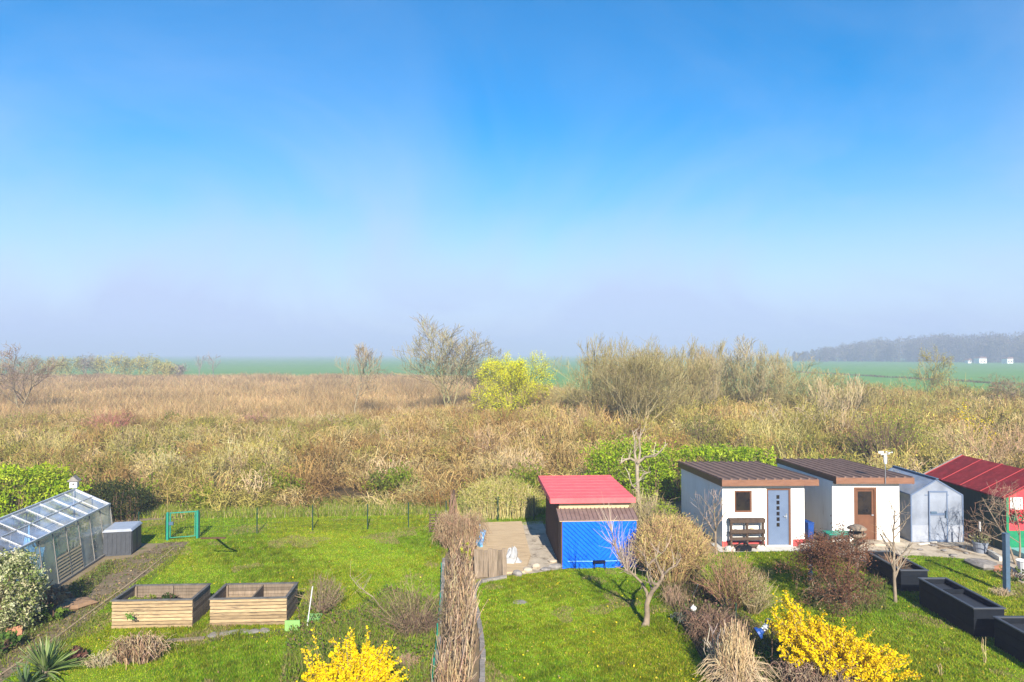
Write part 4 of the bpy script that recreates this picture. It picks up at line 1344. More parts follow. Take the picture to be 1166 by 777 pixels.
tag(b.build('planting_bed', m_soil, None, g0, bevel=.02), 'dark planting bed inside the small grey glasshouse', 'bed')

# ------------------------------------------------------------------ dark red roofed summer house
h0 = np.array([16.95, 23.5, .02])
hw, hd, he, ha = 2.7, 4.2, 1.92, 2.60
su = thing('summer_house', 'red and green summer house with a dark red roof and white window', 'summer house', h0)
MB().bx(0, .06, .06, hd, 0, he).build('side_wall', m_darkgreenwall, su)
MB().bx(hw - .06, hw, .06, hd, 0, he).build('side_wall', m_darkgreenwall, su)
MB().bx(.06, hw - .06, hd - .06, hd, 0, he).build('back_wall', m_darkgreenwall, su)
b = MB()
wallgrid(b, 0, hw, .72, he, 0, .06, [(.14, .52, 1.45, 1.84), (.95, 1.75, .72, 1.9)])
b.add([(0, 0, he), (hw, 0, he), (hw / 2, 0, ha), (0, .06, he), (hw, .06, he), (hw / 2, .06, ha)], [[0, 1, 2], [5, 4, 3], [0, 2, 5, 3], [1, 4, 5, 2]])
b.build('gable_wall', m_redwall, su)
MB().bx(-.012, .95, -.012, .06, 0, .718).build('green_panel', m_greenpaint, su)
MB().bx(1.75, hw, -.012, .06, 0, .718).build('green_panel', m_greenpaint, su)
MB().bx(-.03, .06, -.03, -.013, .0, he - .02).build('corner_board', m_greenpaint, su)
MB().bx(.60, .92, -.02, -.001, 1.1, he).build('shutter', m_greenpaint, su)
b = MB().bx(.14, .52, .01, .05, 1.45, 1.84)
wi = b.build('window', m_dark, su)
b = MB()
for q in ((.12, .17, 1.43, 1.86), (.49, .54, 1.43, 1.86), (.17, .49, 1.81, 1.86), (.17, .49, 1.43, 1.48), (.31, .35, 1.48, 1.81), (.17, .31, 1.63, 1.66), (.35, .49, 1.63, 1.66)):
    b.bx(q[0], q[1], -.02, .012, q[2], q[3])
b.build('window_frame', m_whiteplastic, wi)
for sx in (.20, .36):
    MB().bx(sx, sx + .12, .002, .009, 1.49, 1.80).build('curtain', m_whiteplastic, wi)
MB().bx(.95, 1.75, .01, .05, 0, 1.9).build('door', m_greenpaint, su)
def roofslope(m, xa, za, xb, zb, y0, y1, th, mb):
    mb.hexa([(xa, y0, za - th), (xb, y0, zb - th), (xb, y1, zb - th), (xa, y1, za - th), (xa, y0, za), (xb, y0, zb), (xb, y1, zb), (xa, y1, za)])
b = MB()
sl_ = (ha - he) / (hw / 2)
m_batten = M('red_batten', (.42, .06, .06), (.34, .045, .05), 4, .8, spec=.1)
roofslope(0, -.22, he - .22 * sl_ + .06, hw / 2, ha + .06, -.18, hd + .15, .045, b)
roofslope(0, hw / 2 + .002, ha + .06, hw + .22, he - .22 * sl_ + .06, -.18, hd + .15, .045, b)
rf = b.build('roof', m_darkred, su)
for i in range(5):                            # battens up the slope
    y = -.10 + i * (hd + .2) / 4
    b = MB().bar((-.22, y, he - .22 * sl_ + .07), (hw / 2, y, ha + .07), .025, .02)
    b.bar((hw + .22, y, he - .22 * sl_ + .07), (hw / 2, y, ha + .07), .025, .02)
    b.build('roof_batten', m_batten, rf)
b = MB().bar((-.22, hd + .16, he - .22 * sl_ + .07), (hw / 2, hd + .16, ha + .07), .04, .07)
b.build('verge_trim', m_stone, rf)
b = MB().bx(.0, 2.7, -1.5, -.05, 0, .14)
for i in range(11):
    b.bx(.0, 2.7, -1.5 + i * .132, -1.5 + i * .132 + .122, .142, .165)
b.build('deck', m_teal, su)
fb = thing('flower_box', 'window box of red flowers on the summer house', 'flower box', h0 + np.array([.12, -.22, 1.10]))
MB().bx(0, .8, 0, .18, 0, .16).build('trough', m_greenpaint, fb)
r2 = np.random.default_rng(655)
b = MB()
leafquads(b, np.stack([r2.uniform(0, .8, 260), r2.uniform(-.08, .2, 260), r2.uniform(.05, .34, 260)], 1), .06, pick([(.05, .16, .03), (.08, .2, .04)], 260, .2, r2), r2, .7)
b.build('foliage', LEAF, fb)
b = MB()
leafquads(b, np.stack([r2.uniform(0, .8, 420), r2.uniform(-.12, .18, 420), r2.uniform(.0, .36, 420)], 1), .075, pick([(.75, .03, .06), (.65, .02, .04), (.8, .12, .15)], 420, .1, r2), r2, .8)
b.build('blossom', PETAL, fb)

# yard bits on the right
q = G(1116, 629.5)
pp_ = thing('potted_plant', 'small pale plant with a cane in a grey pot on the yard', 'potted plant', q)
MB().lathe([(0, .0), (.17, 0), (.23, .34), (.25, .34), (.25, .38), (.21, .38), (.2, .30), (0, .30)], 18).build('pot', m_pot, pp_, smooth=False)
r2 = np.random.default_rng(660)
p = stems(40, .38, .34, r2, 4, .3) + np.array([0, 0, .3])
b = MB().tubes(p, rad(40, 4, .006, .003), 3, pick([(.25, .24, .1)], 40))
leafquads(b, p[:, 2:].reshape(-1, 3), .10, pick([(.35, .36, .14), (.24, .28, .1), (.42, .36, .2)], 80, .15, r2), r2, .3)
b.build('foliage', LEAF, pp_)
b = MB().tube([(.02, .05, .3), (.03, .05, 1.0)], .012, 6)
b.build('cane', m_greywood, pp_)
b = MB().tube([(.03, .05, .72), (.03, .05, 1.05)], .03, 8)
b.build('cane_cap', m_whiteplastic, pp_)
o = MB().tube([G(1090, 604, .1), G(1111, 613, .08)], .055, 8)
tag(o.build('drain_pipe', m_greylid), 'pale grey pipe lying along the summer house', 'pipe')
o = MB().bar(G(1094, 612, .05), G(1128, 626, .05), .16, .1)
tag(o.build('sleeper', m_greywood), 'weathered brown sleeper along the summer house', 'sleeper')
o = MB().bar(G(1126, 628, .08), G(1140, 637, .08), .12, .14)
tag(o.build('edging_beam', m_concrete_pale), 'whitish concrete beam left of the slate blue post', 'beam')
stone('slab_stone', 1120, 646, .42, m_stone, 'large rounded grey slab at the lawn edge', sq=.45)
stone('stone', 1137, 650, .2, m_terracotta, 'reddish stone beside the grey slab', sq=.8)
q = G(1166, 654)
tag(MB().lathe([(0, 0), (.16, 0), (.2, .4), (.22, .42), (.19, .42), (.17, .36), (0, .36)], 16).build('flower_pot', m_whiteplastic, None, q), 'white flower pot at the right edge', 'pot')
for i, (px, py, s) in enumerate([(1062, 622, .11), (1075, 628, .09), (1086, 634, .12), (1100, 631, .08), (1048, 627, .08)]):
    stone('rubble', px, py, s, m_stone, 'small rubble stone scattered on the concrete yard', sq=.5)['group'] = 'rubble on the yard'
for i, (a_, b_) in enumerate([((1046, 620), (1066, 617)), ((1058, 618), (1105, 630)), ((1068, 624), (1094, 622))]):
    o = MB().bar(G(*a_, .04), G(*b_, .04), .07, .045)
    tag(o.build('timber_batten', m_greywood if i else m_concrete_pale), ['pale batten lying before the grey glasshouse door', 'long grey batten lying slantwise across the yard', 'short grey batten lying on the yard near the pot'][i], 'batten')
q = G(1146, 675)
o = MB().bx(-.075, .075, -.06, .06, 0, 1.66).bx(-.085, .085, -.07, .07, 1.66, 1.69)
tag(o.build('square_post', m_slate, None, q, .25, bevel=.008), 'slate blue square post standing in the right lawn', 'post')

# black raised planters
def planter(label, x0, x1, y0, y1, h, net=True):
    root = thing('raised_planter', label, 'planter', (x0, y0, 0), 0, 'black raised planters')
    W_, D_ = x1 - x0, y1 - y0
    b = MB().bx(0, W_, 0, .04, 0, h).bx(0, W_, D_ - .04, D_, 0, h).bx(0, .04, .04, D_ - .04, 0, h).bx(W_ - .04, W_, .04, D_ - .04, 0, h)
    for z in (.22, .45):
        b.bx(-.012, W_ + .012, -.012, -.001, z, z + .02); b.bx(-.012, -.001, -.001, D_, z, z + .02)
    b.build('side_wall', m_black, root)
    b = MB().bx(-.03, W_ + .03, -.03, .05, h + .002, h + .035).bx(-.03, W_ + .03, D_ - .05, D_ + .03, h + .002, h + .035).bx(-.03, .05, .052, D_ - .052, h + .002, h + .035).bx(W_ - .05, W_ + .03, .052, D_ - .052, h + .002, h + .035)
    b.build('rim', m_greyplastic, root, bevel=.006)
    MB().bx(.041, W_ - .041, .041, D_ - .041, .02, h - .12).build('soil', m_soil if not net else m_net, root)
    if net:
        MB().bx(.05, W_ - .05, D_ * .62, D_ * .62 + .03, h - .11, h + .0).build('divider', m_black, root)
    return root
planter('farthest black planter, half filled with soil, before the second white shed', 11.10, 11.86, 19.6, 21.5, .60, False)
planter('middle long black planter lined with grey net', 11.05, 11.78, 16.45, 18.65, .69)
planter('nearest black planter at the right edge of the photo', 11.22, 12.0, 13.6, 16.0, .66)
r2 = np.random.default_rng(670)
p = stems(60, .35, .5, r2, 4, .6) * np.array([.7, 1.7, 1]) + np.array([11.48, 20.55, .46])
b = MB().tubes(p, rad(60, 4, .008, .004), 3, pick([(.25, .15, .08), (.18, .11, .07)], 60, .2, r2))
tag(b.build('dead_stalks', TWIG), 'dead brown stalks in the farthest black planter', 'dead plant')
#PART4
# ------------------------------------------------------------------ mansard glasshouse on the left
dax = nrm(np.array([-.14, .99]))
gl = np.array([-12.96, 17.9, 0])
rzg = math.atan2(-dax[0], dax[1])            # local y runs along the house, local -x across to the left
gr = thing('greenhouse', 'long aluminium glasshouse with slanting sides, louvres and a dusty glass roof', 'greenhouse', gl, rzg)
GL = 6.05
prof = [(0, .02), (-.20, 1.55), (-1.32, 2.10), (-2.44, 1.55), (-2.64, .02)]
NB = 8
b = MB(); b2 = MB()
for i in range(NB + 1):
    y = GL * i / NB
    wd = .05 if i in (0, NB) else .028
    for (x0, z0), (x1, z1) in zip(prof[1:3], prof[2:4]):
        b.bar((x0, y, z0 + .015), (x1, y, z1 + .015), wd)
    for (x0, z0), (x1, z1) in ((prof[0], prof[1]), (prof[3], prof[4])):
        b2.bar((x0, y, z0), (x1, y, z1), wd * .9)
for x, z in prof[1:4]:
    b.bar((x, -.03, z + .015), (x, GL + .03, z + .015), .06)
mid = ((prof[1][0] + prof[2][0]) / 2, (prof[1][1] + prof[2][1]) / 2)
b.bar((mid[0], 0, mid[1] + .02), (mid[0], GL, mid[1] + .02), .03)
for x, z in (prof[0], prof[4]):
    b2.bar((x, 0, z + .02), (x, GL, z + .02), .07)
b.build('roof_frame', m_alu, gr)
b2.build('side_frame', m_darkframe, gr)
for i in range(NB):
    y0, y1 = GL * i / NB + .03, GL * (i + 1) / NB - .03
    MB().quad((prof[1][0], y0, prof[1][1]), (prof[1][0], y1, prof[1][1]), (prof[2][0], y1, prof[2][1]), (prof[2][0], y0, prof[2][1])).build('roof_pane', g_roof, gr)
b = MB()
for i in range(NB):
    y0, y1 = GL * i / NB + .03, GL * (i + 1) / NB - .03
    b.quad((prof[2][0], y0, prof[2][1]), (prof[2][0], y1, prof[2][1]), (prof[3][0], y1, prof[3][1]), (prof[3][0], y0, prof[3][1]))
    b.quad((prof[3][0], y0, prof[3][1]), (prof[3][0], y1, prof[3][1]), (prof[4][0], y1, prof[4][1]), (prof[4][0], y0, prof[4][1]))
b.build('far_side_glass', g_side, gr)
for i in range(NB):
    y0, y1 = GL * i / NB + .03, GL * (i + 1) / NB - .03
    z0 = .06
    if i in (3, 4):                           # louvres below, pane above
        lb = MB()
        for j in range(8):
            z = .10 + j * .095
            x = -.20 * (z / 1.55)
            lb.box((x + .006, (y0 + y1) / 2, z), (.010, y1 - y0, .05), ry=-.28)
        lb.build('louvre', m_cream, gr)
        MB().quad((-.03, y0, .06), (-.03, y1, .06), (-.145, y1, .86), (-.145, y0, .86)).build('louvre_back', g_side, gr)
        z0 = .86
    xa = -.20 * (z0 / 1.55)
    MB().quad((xa, y0, z0), (xa, y1, z0), (prof[1][0], y1, prof[1][1]), (prof[1][0], y0, prof[1][1])).build('side_pane', g_side, gr)
for y in (0, GL):
    MB().add([(x, y, z) for x, z in prof], [[0, 1, 2, 3, 4]]).build('gable_glass', g_side, gr)
b = MB().bx(-2.5, -.05, -.02, GL, -.2, .004)
b.build('base', m_soil, gr)
def gloc(x, y, z=0):
    return gl + np.array([math.cos(rzg) * x - math.sin(rzg) * y, math.sin(rzg) * x + math.cos(rzg) * y, z])
crumple('plastic_sheet', gloc(-1.0, 2.6, .02), (.5, .4, 1.15), m_bluebag, 'bright blue plastic sheet heaped inside the long glasshouse', 'plastic sheet', 8)
leaf_bush('greenhouse_plant', 'yellow-green plant at the far end inside the long glasshouse', gloc(-.7, 5.4), 71, (.9, .8, 1.2), 500, [(.3, .3, .05), (.2, .24, .05)], .10)
leaf_bush('greenhouse_plant', 'pale green plant in the middle of the long glasshouse', gloc(-.7, 3.6), 72, (.8, .8, 1.0), 500, [(.2, .26, .1), (.16, .2, .08)], .10)
st_ = thing('staging_table', 'grey wooden bench inside the long glasshouse', 'table', gl, rzg)
MB().bx(-2.3, -1.5, .3, 5.6, .70, .74).build('table_top', m_greywood, st_)
for y in (.4, 2.9, 5.4):
    for x_ in (-2.28, -1.58):
        MB().bx(x_, x_ + .06, y, y + .06, 0, .70).build('leg', m_greywood, st_)

# grey storage bin
q = G(149.6, 632)
bn = thing('storage_bin', 'dark grey plastic garden bin with a pale lid at the end of the glasshouse', 'bin', q, .22)
b = MB().bx(-.86, 0, 0, 1.1, 0, .80)
for i in range(6):
    b.bx(-.80 + i * .135, -.72 + i * .135, -.015, -.001, .06, .74)
b.bx(.001, .015, .1, .45, .06, .74); b.bx(.001, .015, .6, .98, .06, .74)
b.build('body', m_greyplastic, bn)
b = MB().hexa([(-.90, -.04, .802), (.04, -.04, .802), (.04, 1.14, .802), (-.90, 1.14, .802), (-.84, .03, .88), (-.03, .03, .88), (-.03, 1.05, .90), (-.84, 1.05, .90)])
b.build('lid', m_greylid, bn, bevel=.015)

# birdhouse
q = P(84, 600, 24.6)
bh = thing('birdhouse', 'small white birdhouse on a pole behind the glasshouse ridge', 'birdhouse', (q[0], 24.6, 0), .3)
MB().tube([(0, 0, 0), (0, 0, 2.0)], .025, 6).build('pole', m_whiteplastic, bh)
b = MB().bx(-.12, .12, -.1, .12, 2.0, 2.24)
b.build('body', m_whiteplastic, bh)
MB().lathe([(0, 0), (.03, 0), (.03, .01), (0, .01)], 10, (0, 0, 0)).build('entrance_hole', m_dark, bh, (0, -.102, 2.14)).rotation_euler = (R(90), 0, 0)
b = MB().add([(-.19, -.17, 2.24), (.19, -.17, 2.24), (.19, .17, 2.24), (-.19, .17, 2.24), (0, -.17, 2.43), (0, .17, 2.43)], [[0, 1, 4], [3, 5, 2], [0, 4, 5, 3], [1, 2, 5, 4], [0, 3, 2, 1]])
b.build('roof', m_stone, bh)

# hedges
leaf_bush('laurel_hedge', 'clipped bright green laurel hedge behind the long glasshouse', (-21.9, 27.5, 0), 701, (8.4, 1.5, 2.15), 24000, [(.26, .37, .012), (.34, .43, .015), (.18, .28, .012), (.40, .46, .04)], .14, 'hedge', boxy=.85, lump=.16)
leaf_bush('ivy_bush', 'ivy bush with shadow put into its dark leaf colour, between the laurel hedge and the scrub', (-16.4, 28.2, 0), 702, (2.8, 1.6, 1.5), 6000, [(.035, .05, .015), (.05, .065, .02)], .09, boxy=.3)  # near-black leaf colours carry the shadow lying on this evergreen
leaf_bush('laurel_hedge', 'tall bright green laurel hedge behind the sheds', (5.4, 31.8, 0), 703, (3.4, 1.7, 2.55), 9000, [(.24, .36, .012), (.32, .41, .015), (.17, .27, .012), (.38, .45, .04)], .13, 'hedge', boxy=.6, lump=.27)
leaf_bush('laurel_hedge', 'lower right length of laurel hedge above the first brown roof', (9.4, 32.2, 0), 704, (5.6, 1.6, 2.3), 11000, [(.25, .36, .012), (.32, .42, .015), (.18, .28, .012), (.38, .45, .04)], .14, 'hedge', boxy=.85, lump=.15)
leaf_bush('conifer_bush', 'small yellow-green conifer between the sheds', P(757, 600, 25.3) * np.array([1, 1, 0]), 705, (.95, .9, 1.35), 2200, [(.30, .36, .03), (.24, .31, .03)], .06)

twig_shrub('privet_hedge', 'half-leafed olive green privet hedge behind the plywood floor', (-.55, 29.0, 0), 706, 1.62, 1.0, 900, [(.40, .33, .12), (.34, .30, .09), (.46, .38, .18)], 1100, .3, .009,
           leaf=[(.34, .35, .05), (.42, .38, .1), (.28, .32, .04)], nleaf=5200, lsize=.07, cat='hedge', base=.95, hv=.15, sx=1.75)
# fence with posts and wire, gate
def wire_fence(label, pts, h, mat=m_dkgreen, cell=.16, postr=.022, name='wire_fence'):
    root = thing(name, label, 'fence', pts[0])
    o = pts[0]
    for p in pts:
        c = p - o
        MB().tube([c, c + np.array([0, 0, h])], postr, 7).build('post', mat, root)
    b = MB()
    for a, c in zip(pts, pts[1:]):
        a, c = a - o, c - o
        L = np.linalg.norm(c - a)
        for j in range(6):
            z = np.array([0, 0, .05 + (h - .1) * j / 5])
            b.tubes(np.array([[a + z, (a + c) / 2 + z - np.array([0, 0, .02]), c + z]]), np.full((1, 3), .0028), 3)
        n = int(L / cell)
        for j in range(n):
            s = a + (c - a) * j / n
            b.tubes(np.array([[s + np.array([0, 0, .05]), s + np.array([0, 0, h - .05])]]), np.full((1, 2), .0022), 3)
    b.build('wire_mesh', mat, root)
    return root
fp_ = [G(227, 613.5)] + [G(x, y) for x, y in ((292.7, 608.5), (356, 604.5), (418.6, 603.5), (465, 601.5), (508, 599))]
wire_fence('green wire fence with thin posts along the back of the left lawn', fp_, 1.0)
wire_fence('short wire fence between the glasshouse bin and the green gate', [G(158, 612), G(189, 615)], .95)
wire_fence('wire fence behind the plywood floor', [G(512, 598), G(567, 593.5), G(608, 592)], 1.0)
ga_, gb_ = G(191, 615.5), G(225, 613)
gt = thing('garden_gate', 'green tubular garden gate with wire mesh at the end of the earth path', 'gate', ga_)
dv = gb_ - ga_
for c in (np.zeros(3), dv):
    MB().bx(c[0] - .036, c[0] + .036, c[1] - .036, c[1] + .036, 0, 1.02).build('post', m_green, gt)
b = MB()
b.bar((.06, dv[1] * .05, .99), dv * .95 + np.array([0, 0, .99]), .035); b.bar((.06, 0, .10), dv * .95 + np.array([0, 0, .10]), .025)
b.bar((.09, .01, .1), (.09, .01, .99), .035); b.bar(dv * .92 + np.array([0, 0, .1]), dv * .92 + np.array([0, 0, .99]), .035)
gf = b.build('gate_frame', m_green, gt)
b = MB()
for j in range(9):
    s = dv * (.1 + .08 * j * 1.2)
    b.tubes(np.array([[s + np.array([0, 0, .1]), s + np.array([0, 0, .98])]]), np.full((1, 2), .003), 3)
for j in range(8):
    z = np.array([0, 0, .15 + .1 * j])
    b.tubes(np.array([[dv * .06 + z, dv * .94 + z]]), np.full((1, 2), .003), 3)
b.build('wire_mesh', m_dkgreen, gf)
MB().bx(.06, .22, -.05, -.01, .56, .68).build('latch', m_slate, gt)
b = MB().bar(G(229, 613, .86), G(257, 612.5, .92), .035, .045)
b.bar(G(246, 612.5, 0), G(249, 612.5, .7), .05); b.bar(G(249, 612.5, .7), G(256, 612.5, .9), .04)
tag(b.build('wooden_rail', m_shedboard), 'brown wooden rail on a bent prop right of the green gate', 'rail')

# ------------------------------------------------------------------ raised beds
def raised_bed(label, px, py, W_, D_, h, rz, left, right, div):
    root = thing('raised_bed', label, 'raised bed', G(px, py), rz)
    n = 8
    for k in range(n):
        z0 = h * k / n
        j_ = .006 * ((k * 7) % 3 - 1)
        b = MB().bx(j_, W_ + j_, .004 * (k % 2), .035, z0 + .008, z0 + h / n - .008)
        b.build('front_slat', m_lath, root, bevel=.008)
    for k in range(n):
        z0 = h * k / n
        for x_ in (0, W_ - .035):
            MB().bx(x_, x_ + .035, .037, D_, z0 + .004, z0 + h / n - .004).build('side_slat', m_greywood, root)
        MB().bx(.037, W_ - .037, D_ - .035, D_, z0 + .004, z0 + h / n - .004).build('back_slat', m_greywood, root)
    b = MB().bx(-.02, W_ + .02, -.025, .05, h + .002, h + .028).bx(-.02, W_ + .02, D_ - .05, D_ + .02, h + .002, h + .028).bx(-.02, .05, .052, D_ - .052, h + .002, h + .028).bx(W_ - .05, W_ + .02, .052, D_ - .052, h + .002, h + .028)
    b.build('rim', m_seam2, root)
    for x_ in (.04, W_ / 2, W_ - .09):
        MB().bx(x_, x_ + .05, D_ - .09, D_ - .036, 0, h).build('inner_post', m_greywood, root)
    b = MB().bx(.036, W_ * div - .02, .036, D_ - .036, .02, h - .30)
    b.build('soil', left, root)
    MB().bx(W_ * div + .02, W_ - .036, .036, D_ - .036, .02, h - .34).build('soil', right, root)
    MB().bx(W_ * div - .02, W_ * div + .02, .04, D_ - .04, .02, h - (.02 if right is not left else .24)).build('divider', m_greywood, root)
    return root
m_seam2 = M('weathered_rim', (.15, .14, .125), (.085, .078, .07), 6, .8, spec=.15)
m_straw = M('straw', (.38, .28, .16), (.3, .21, .12), 9, .95, .5)
rb1 = raised_bed('left wooden raised bed with mossy green tufts inside', 127, 716.5, 1.95, 1.15, .68, .05, m_soil, m_soil, .40)
rb2 = raised_bed('right wooden raised bed with straw in its left half', 238.8, 713.8, 1.88, 1.12, .67, .06, m_straw, m_soil, .52)
for i, (dx, dy, s, lb) in enumerate([(.22, .55, .34, 'pale green tuft in the left corner of the left raised bed'), (.58, .6, .36, 'yellow-green tuft left of the divider in the raised bed'), (1.0, .8, .28, 'dark green tuft at the back of the left raised bed')]):
    leaf_bush('leafy_tuft', lb, np.array(G(127, 716.5)) + np.array([dx, dy, .34]), 720 + i, (s, s, .26), 260, [(.28, .32, .05), (.2, .26, .04)] if i < 2 else [(.05, .08, .02)], .07, 'plant')
o = MB()
rr = np.random.default_rng(730)
leafquads(o, rr.normal(0, .05, (40, 3)) * np.array([1, .3, .8]), .06, pick([(.12, .3, .03)], 40, .2, rr), rr, .8)
tag(o.build('leafy_weed', LEAF, None, P(147.5, 701, 16.72)), 'green weed growing out of the front slats of the left bed', 'weed')
o = MB().bar(G(190, 730, .03), G(233, 727, .03), .14, .05)
tag(o.build('plank', m_greywood), 'grey plank lying before the gap between the raised beds', 'plank')
for i, (px, py) in enumerate([(255, 722), (266, 721), (277, 720), (289, 720), (301, 719), (243, 724)]):
    stone('edging_stone', px, py, .14, m_stone, 'grey edging stone along the foot of the right raised bed', sq=.35, z=0)['group'] = 'edging stones by the right bed'
q = G(333, 719)
tag(MB().bx(-.18, .18, -.015, .015, 0, .27).build('board', m_lime, None, q, .05), 'small lime green board standing beside the right raised bed', 'board')
q = G(357, 706)
tag(MB().box((0, 0, .06), (.36, .40, .02), rx=.12).build('plastic_tray', m_lime, None, q), 'flat green plastic tray in the weeds behind the lime board', 'tray')
o = MB().tube([G(349.5, 716), P(356, 668, 16.9)], .014, 6)
tag(o.build('cane', m_whiteplastic), 'thin white cane leaning over the bare shrub by the right raised bed', 'cane')

# path edging
pts = [G(x, y) for x, y in ((-30, 790), (20, 757), (68, 724), (110, 693), (151, 663), (180, 640), (198, 625))]
o = MB()
for a_, b_ in zip(pts, pts[1:]):
    L = np.linalg.norm(b_ - a_); n = max(1, int(L / .5))
    for j in range(n):
        s, e = a_ + (b_ - a_) * j / n, a_ + (b_ - a_) * (j + 1) / n
        o.bar(s + np.array([0, 0, .01]), e + np.array([0, 0, .012]), .05, .05)
tag(o.build('path_edging', m_straw), 'low weathered timber edging along the earth path', 'edging')

# ------------------------------------------------------------------ plants of the left garden
leaf_bush('variegated_bush', 'cream and green variegated bush at the near end of the glasshouse', G(6, 722) * np.array([1, 1, 0]), 740, (1.45, 1.5, 1.95), 9500,
          [(.50, .48, .26), (.40, .42, .20), (.24, .28, .09), (.58, .54, .33), (.18, .22, .06)], .085, lump=.12)
leaf_bush('leafy_plant', 'low broad-leaved green plant below the variegated bush', G(54, 707) * np.array([1, 1, 0]), 741, (.9, .5, .38), 420, [(.16, .24, .03), (.11, .18, .03)], .11, 'plant')
leaf_bush('leafy_plant', 'dark strappy green plant at the lower left edge', G(6, 742) * np.array([1, 1, 0]), 742, (.5, .5, .4), 260, [(.10, .18, .03), (.07, .13, .03)], .12, 'plant')
def litter(name, label, loc, sx, sy, sz, n, cols, ls, seed, cat='leaf pile', asp=.7):
    r2 = np.random.default_rng(seed)
    a = nrm(r2.normal(0, 1, (n, 3))); a[:, 2] = np.abs(a[:, 2])
    c = a * (r2.uniform(.2, 1, (n, 1)) ** .4) * np.array([sx, sy, sz])
    b = MB()
    leafquads(b, c, ls, pick(cols, n, .2, r2), r2, asp)
    return tag(b.build(name, LEAF, None, loc), label, cat)
litter('leaf_pile', 'heap of curled brown leaves against the glasshouse side', G(60, 690), .45, .5, .5, 420, [(.36, .23, .12), (.28, .16, .08), (.42, .29, .17)], .2, 750)
stone('earth_mound', 86, 690, .42, m_card, 'flat brown earth mound beside the leaf heap', 'mound', sq=.35, z=0)
o = MB().box((0, 0, .12), (.32, .02, .3), rx=-.5, rz=.6)
tag(o.build('terracotta_shard', m_terracotta, None, G(16, 727)), 'broken terracotta shard below the variegated bush', 'shard')
# yucca
def yucca(label, loc, n, L, cols, seed):
    r2 = np.random.default_rng(seed)
    root = thing('yucca', label, 'plant', loc)
    b = MB()
    for i in range(n):
        az = r2.uniform(0, 6.283); el = r2.uniform(.15, 1.35); ln = L * r2.uniform(.75, 1.1)
        d = np.array([math.cos(az) * math.cos(el), math.sin(az) * math.cos(el), math.sin(el)])
        s = nrm(np.cross(d, [0, 0, 1])); w_ = .026
        t = np.linspace(0, 1, 5)
        ctr = np.array([0, 0, .12]) + d[None] * t[:, None] * ln - np.array([0, 0, 1]) * (t[:, None] ** 2) * ln * .18 * math.cos(el)
        ww = w_ * np.array([.8, 1.1, 1, .7, .02])
        up_ = nrm(np.cross(s, d)) * .012
        v = np.concatenate([ctr - s * ww[:, None], ctr - up_, ctr + s * ww[:, None]])
        f = []
        for k in range(4):
            f += [[k, k + 1, 5 + k + 1, 5 + k], [5 + k, 5 + k + 1, 10 + k + 1, 10 + k]]
        c = pick(cols, 1, .15, r2)[0]
        b.add(v, f, c)
    b.build('foliage', LEAF, root)
    MB().tube([(0, 0, 0), (0, 0, .2)], .07, 8).build('stem', m_bark, root)
yucca('spiky yucca with blue-green sword leaves at the bottom left', G(52, 772), 95, .78, [(.19, .28, .07), (.27, .34, .13), (.34, .38, .17), (.13, .2, .06)], 760)
yucca('smaller yucca rosette left of the large one', G(28, 790), 45, .55, [(.12, .18, .07), (.18, .23, .11)], 761)
litter('leaf_pile', 'small reddish brown leaf clump right of the yucca', G(86, 752), .22, .2, .3, 130, [(.22, .09, .06), (.16, .08, .05)], .12, 752)
def tangle(name, label, loc, sx, sy, sz, n, cols, seed, r0=.006, cat='dead plant'):
    r2 = np.random.default_rng(seed)
    a = r2.uniform(0, 6.283, n); a2 = a + r2.normal(0, 1.1, n)
    s = np.stack([np.cos(a) * sx, np.sin(a) * sy, 0 * a], 1) * (r2.uniform(0, .7, n)[:, None])
    e = s + np.stack([np.cos(a2) * sx, np.sin(a2) * sy, 0 * a], 1) * r2.uniform(.2, .7, n)[:, None]
    t = np.linspace(0, 1, 6)[None, :, None]
    p = s[:, None] * (1 - t) + e[:, None] * t
    p[..., 2] = .01 + np.sin(t[..., 0] * r2.uniform(1.8, 3.0, n)[:, None]) * (r2.uniform(.35, 1, n) * sz)[:, None]
    p += r2.normal(0, .05 * sz, p.shape) * t
    b = MB().tubes(p, rad(n, 6, r0, r0 * .5, r2), 3, pick(cols, n, .2, r2))
    return tag(b.build(name, TWIG, None, loc), label, cat)
tangle('dead_perennial', 'curled dead perennial heap in front of the left raised bed', G(158, 751), .62, .5, .52, 420, [(.36, .25, .14), (.42, .31, .2), (.22, .14, .08), (.16, .10, .06)], 770, .009)
tangle('dead_perennial', 'low pale dead stalks left of the large dead heap', G(115, 757), .42, .3, .22, 160, [(.40, .33, .2), (.34, .27, .16)], 771)
tangle('dead_perennial', 'small brown dead clump near the foot of the dry hedge', G(463, 760), .3, .3, .25, 160, [(.24, .16, .1), (.3, .2, .13)], 772)
twig_shrub('bare_shrub', 'small rounded bare shrub right of the right raised bed', G(368, 699), 780, 1.05, .62, 110, [(.20, .15, .10), (.25, .2, .11), (.17, .11, .08)], 420, .22, .007, leaf=[(.2, .2, .06)], nleaf=260, lsize=.04)
twig_shrub('bare_shrub', 'open dark bare shrub left of the dry hedge', G(470, 724), 781, 1.55, 1.15, 100, [(.18, .13, .08), (.23, .18, .09), (.14, .09, .06)], 330, .3, .007, leaf=[(.2, .2, .06), (.15, .11, .07)], nleaf=300, lsize=.05, hv=.45)
tangle('dead_undergrowth', 'dark dead undergrowth inside the open bare shrub', G(475, 722), .6, .5, .55, 330, [(.15, .10, .07), (.19, .13, .09)], 782, .006)
o = MB()
p = np.array([[G(440, 700), P(425, 680, 17.4), P(408, 668, 17.8), P(398, 655, 18.2)]])
o.tubes(p, np.array([[.016, .013, .010, .006]]), 5, np.array([[.3, .24, .16]]))
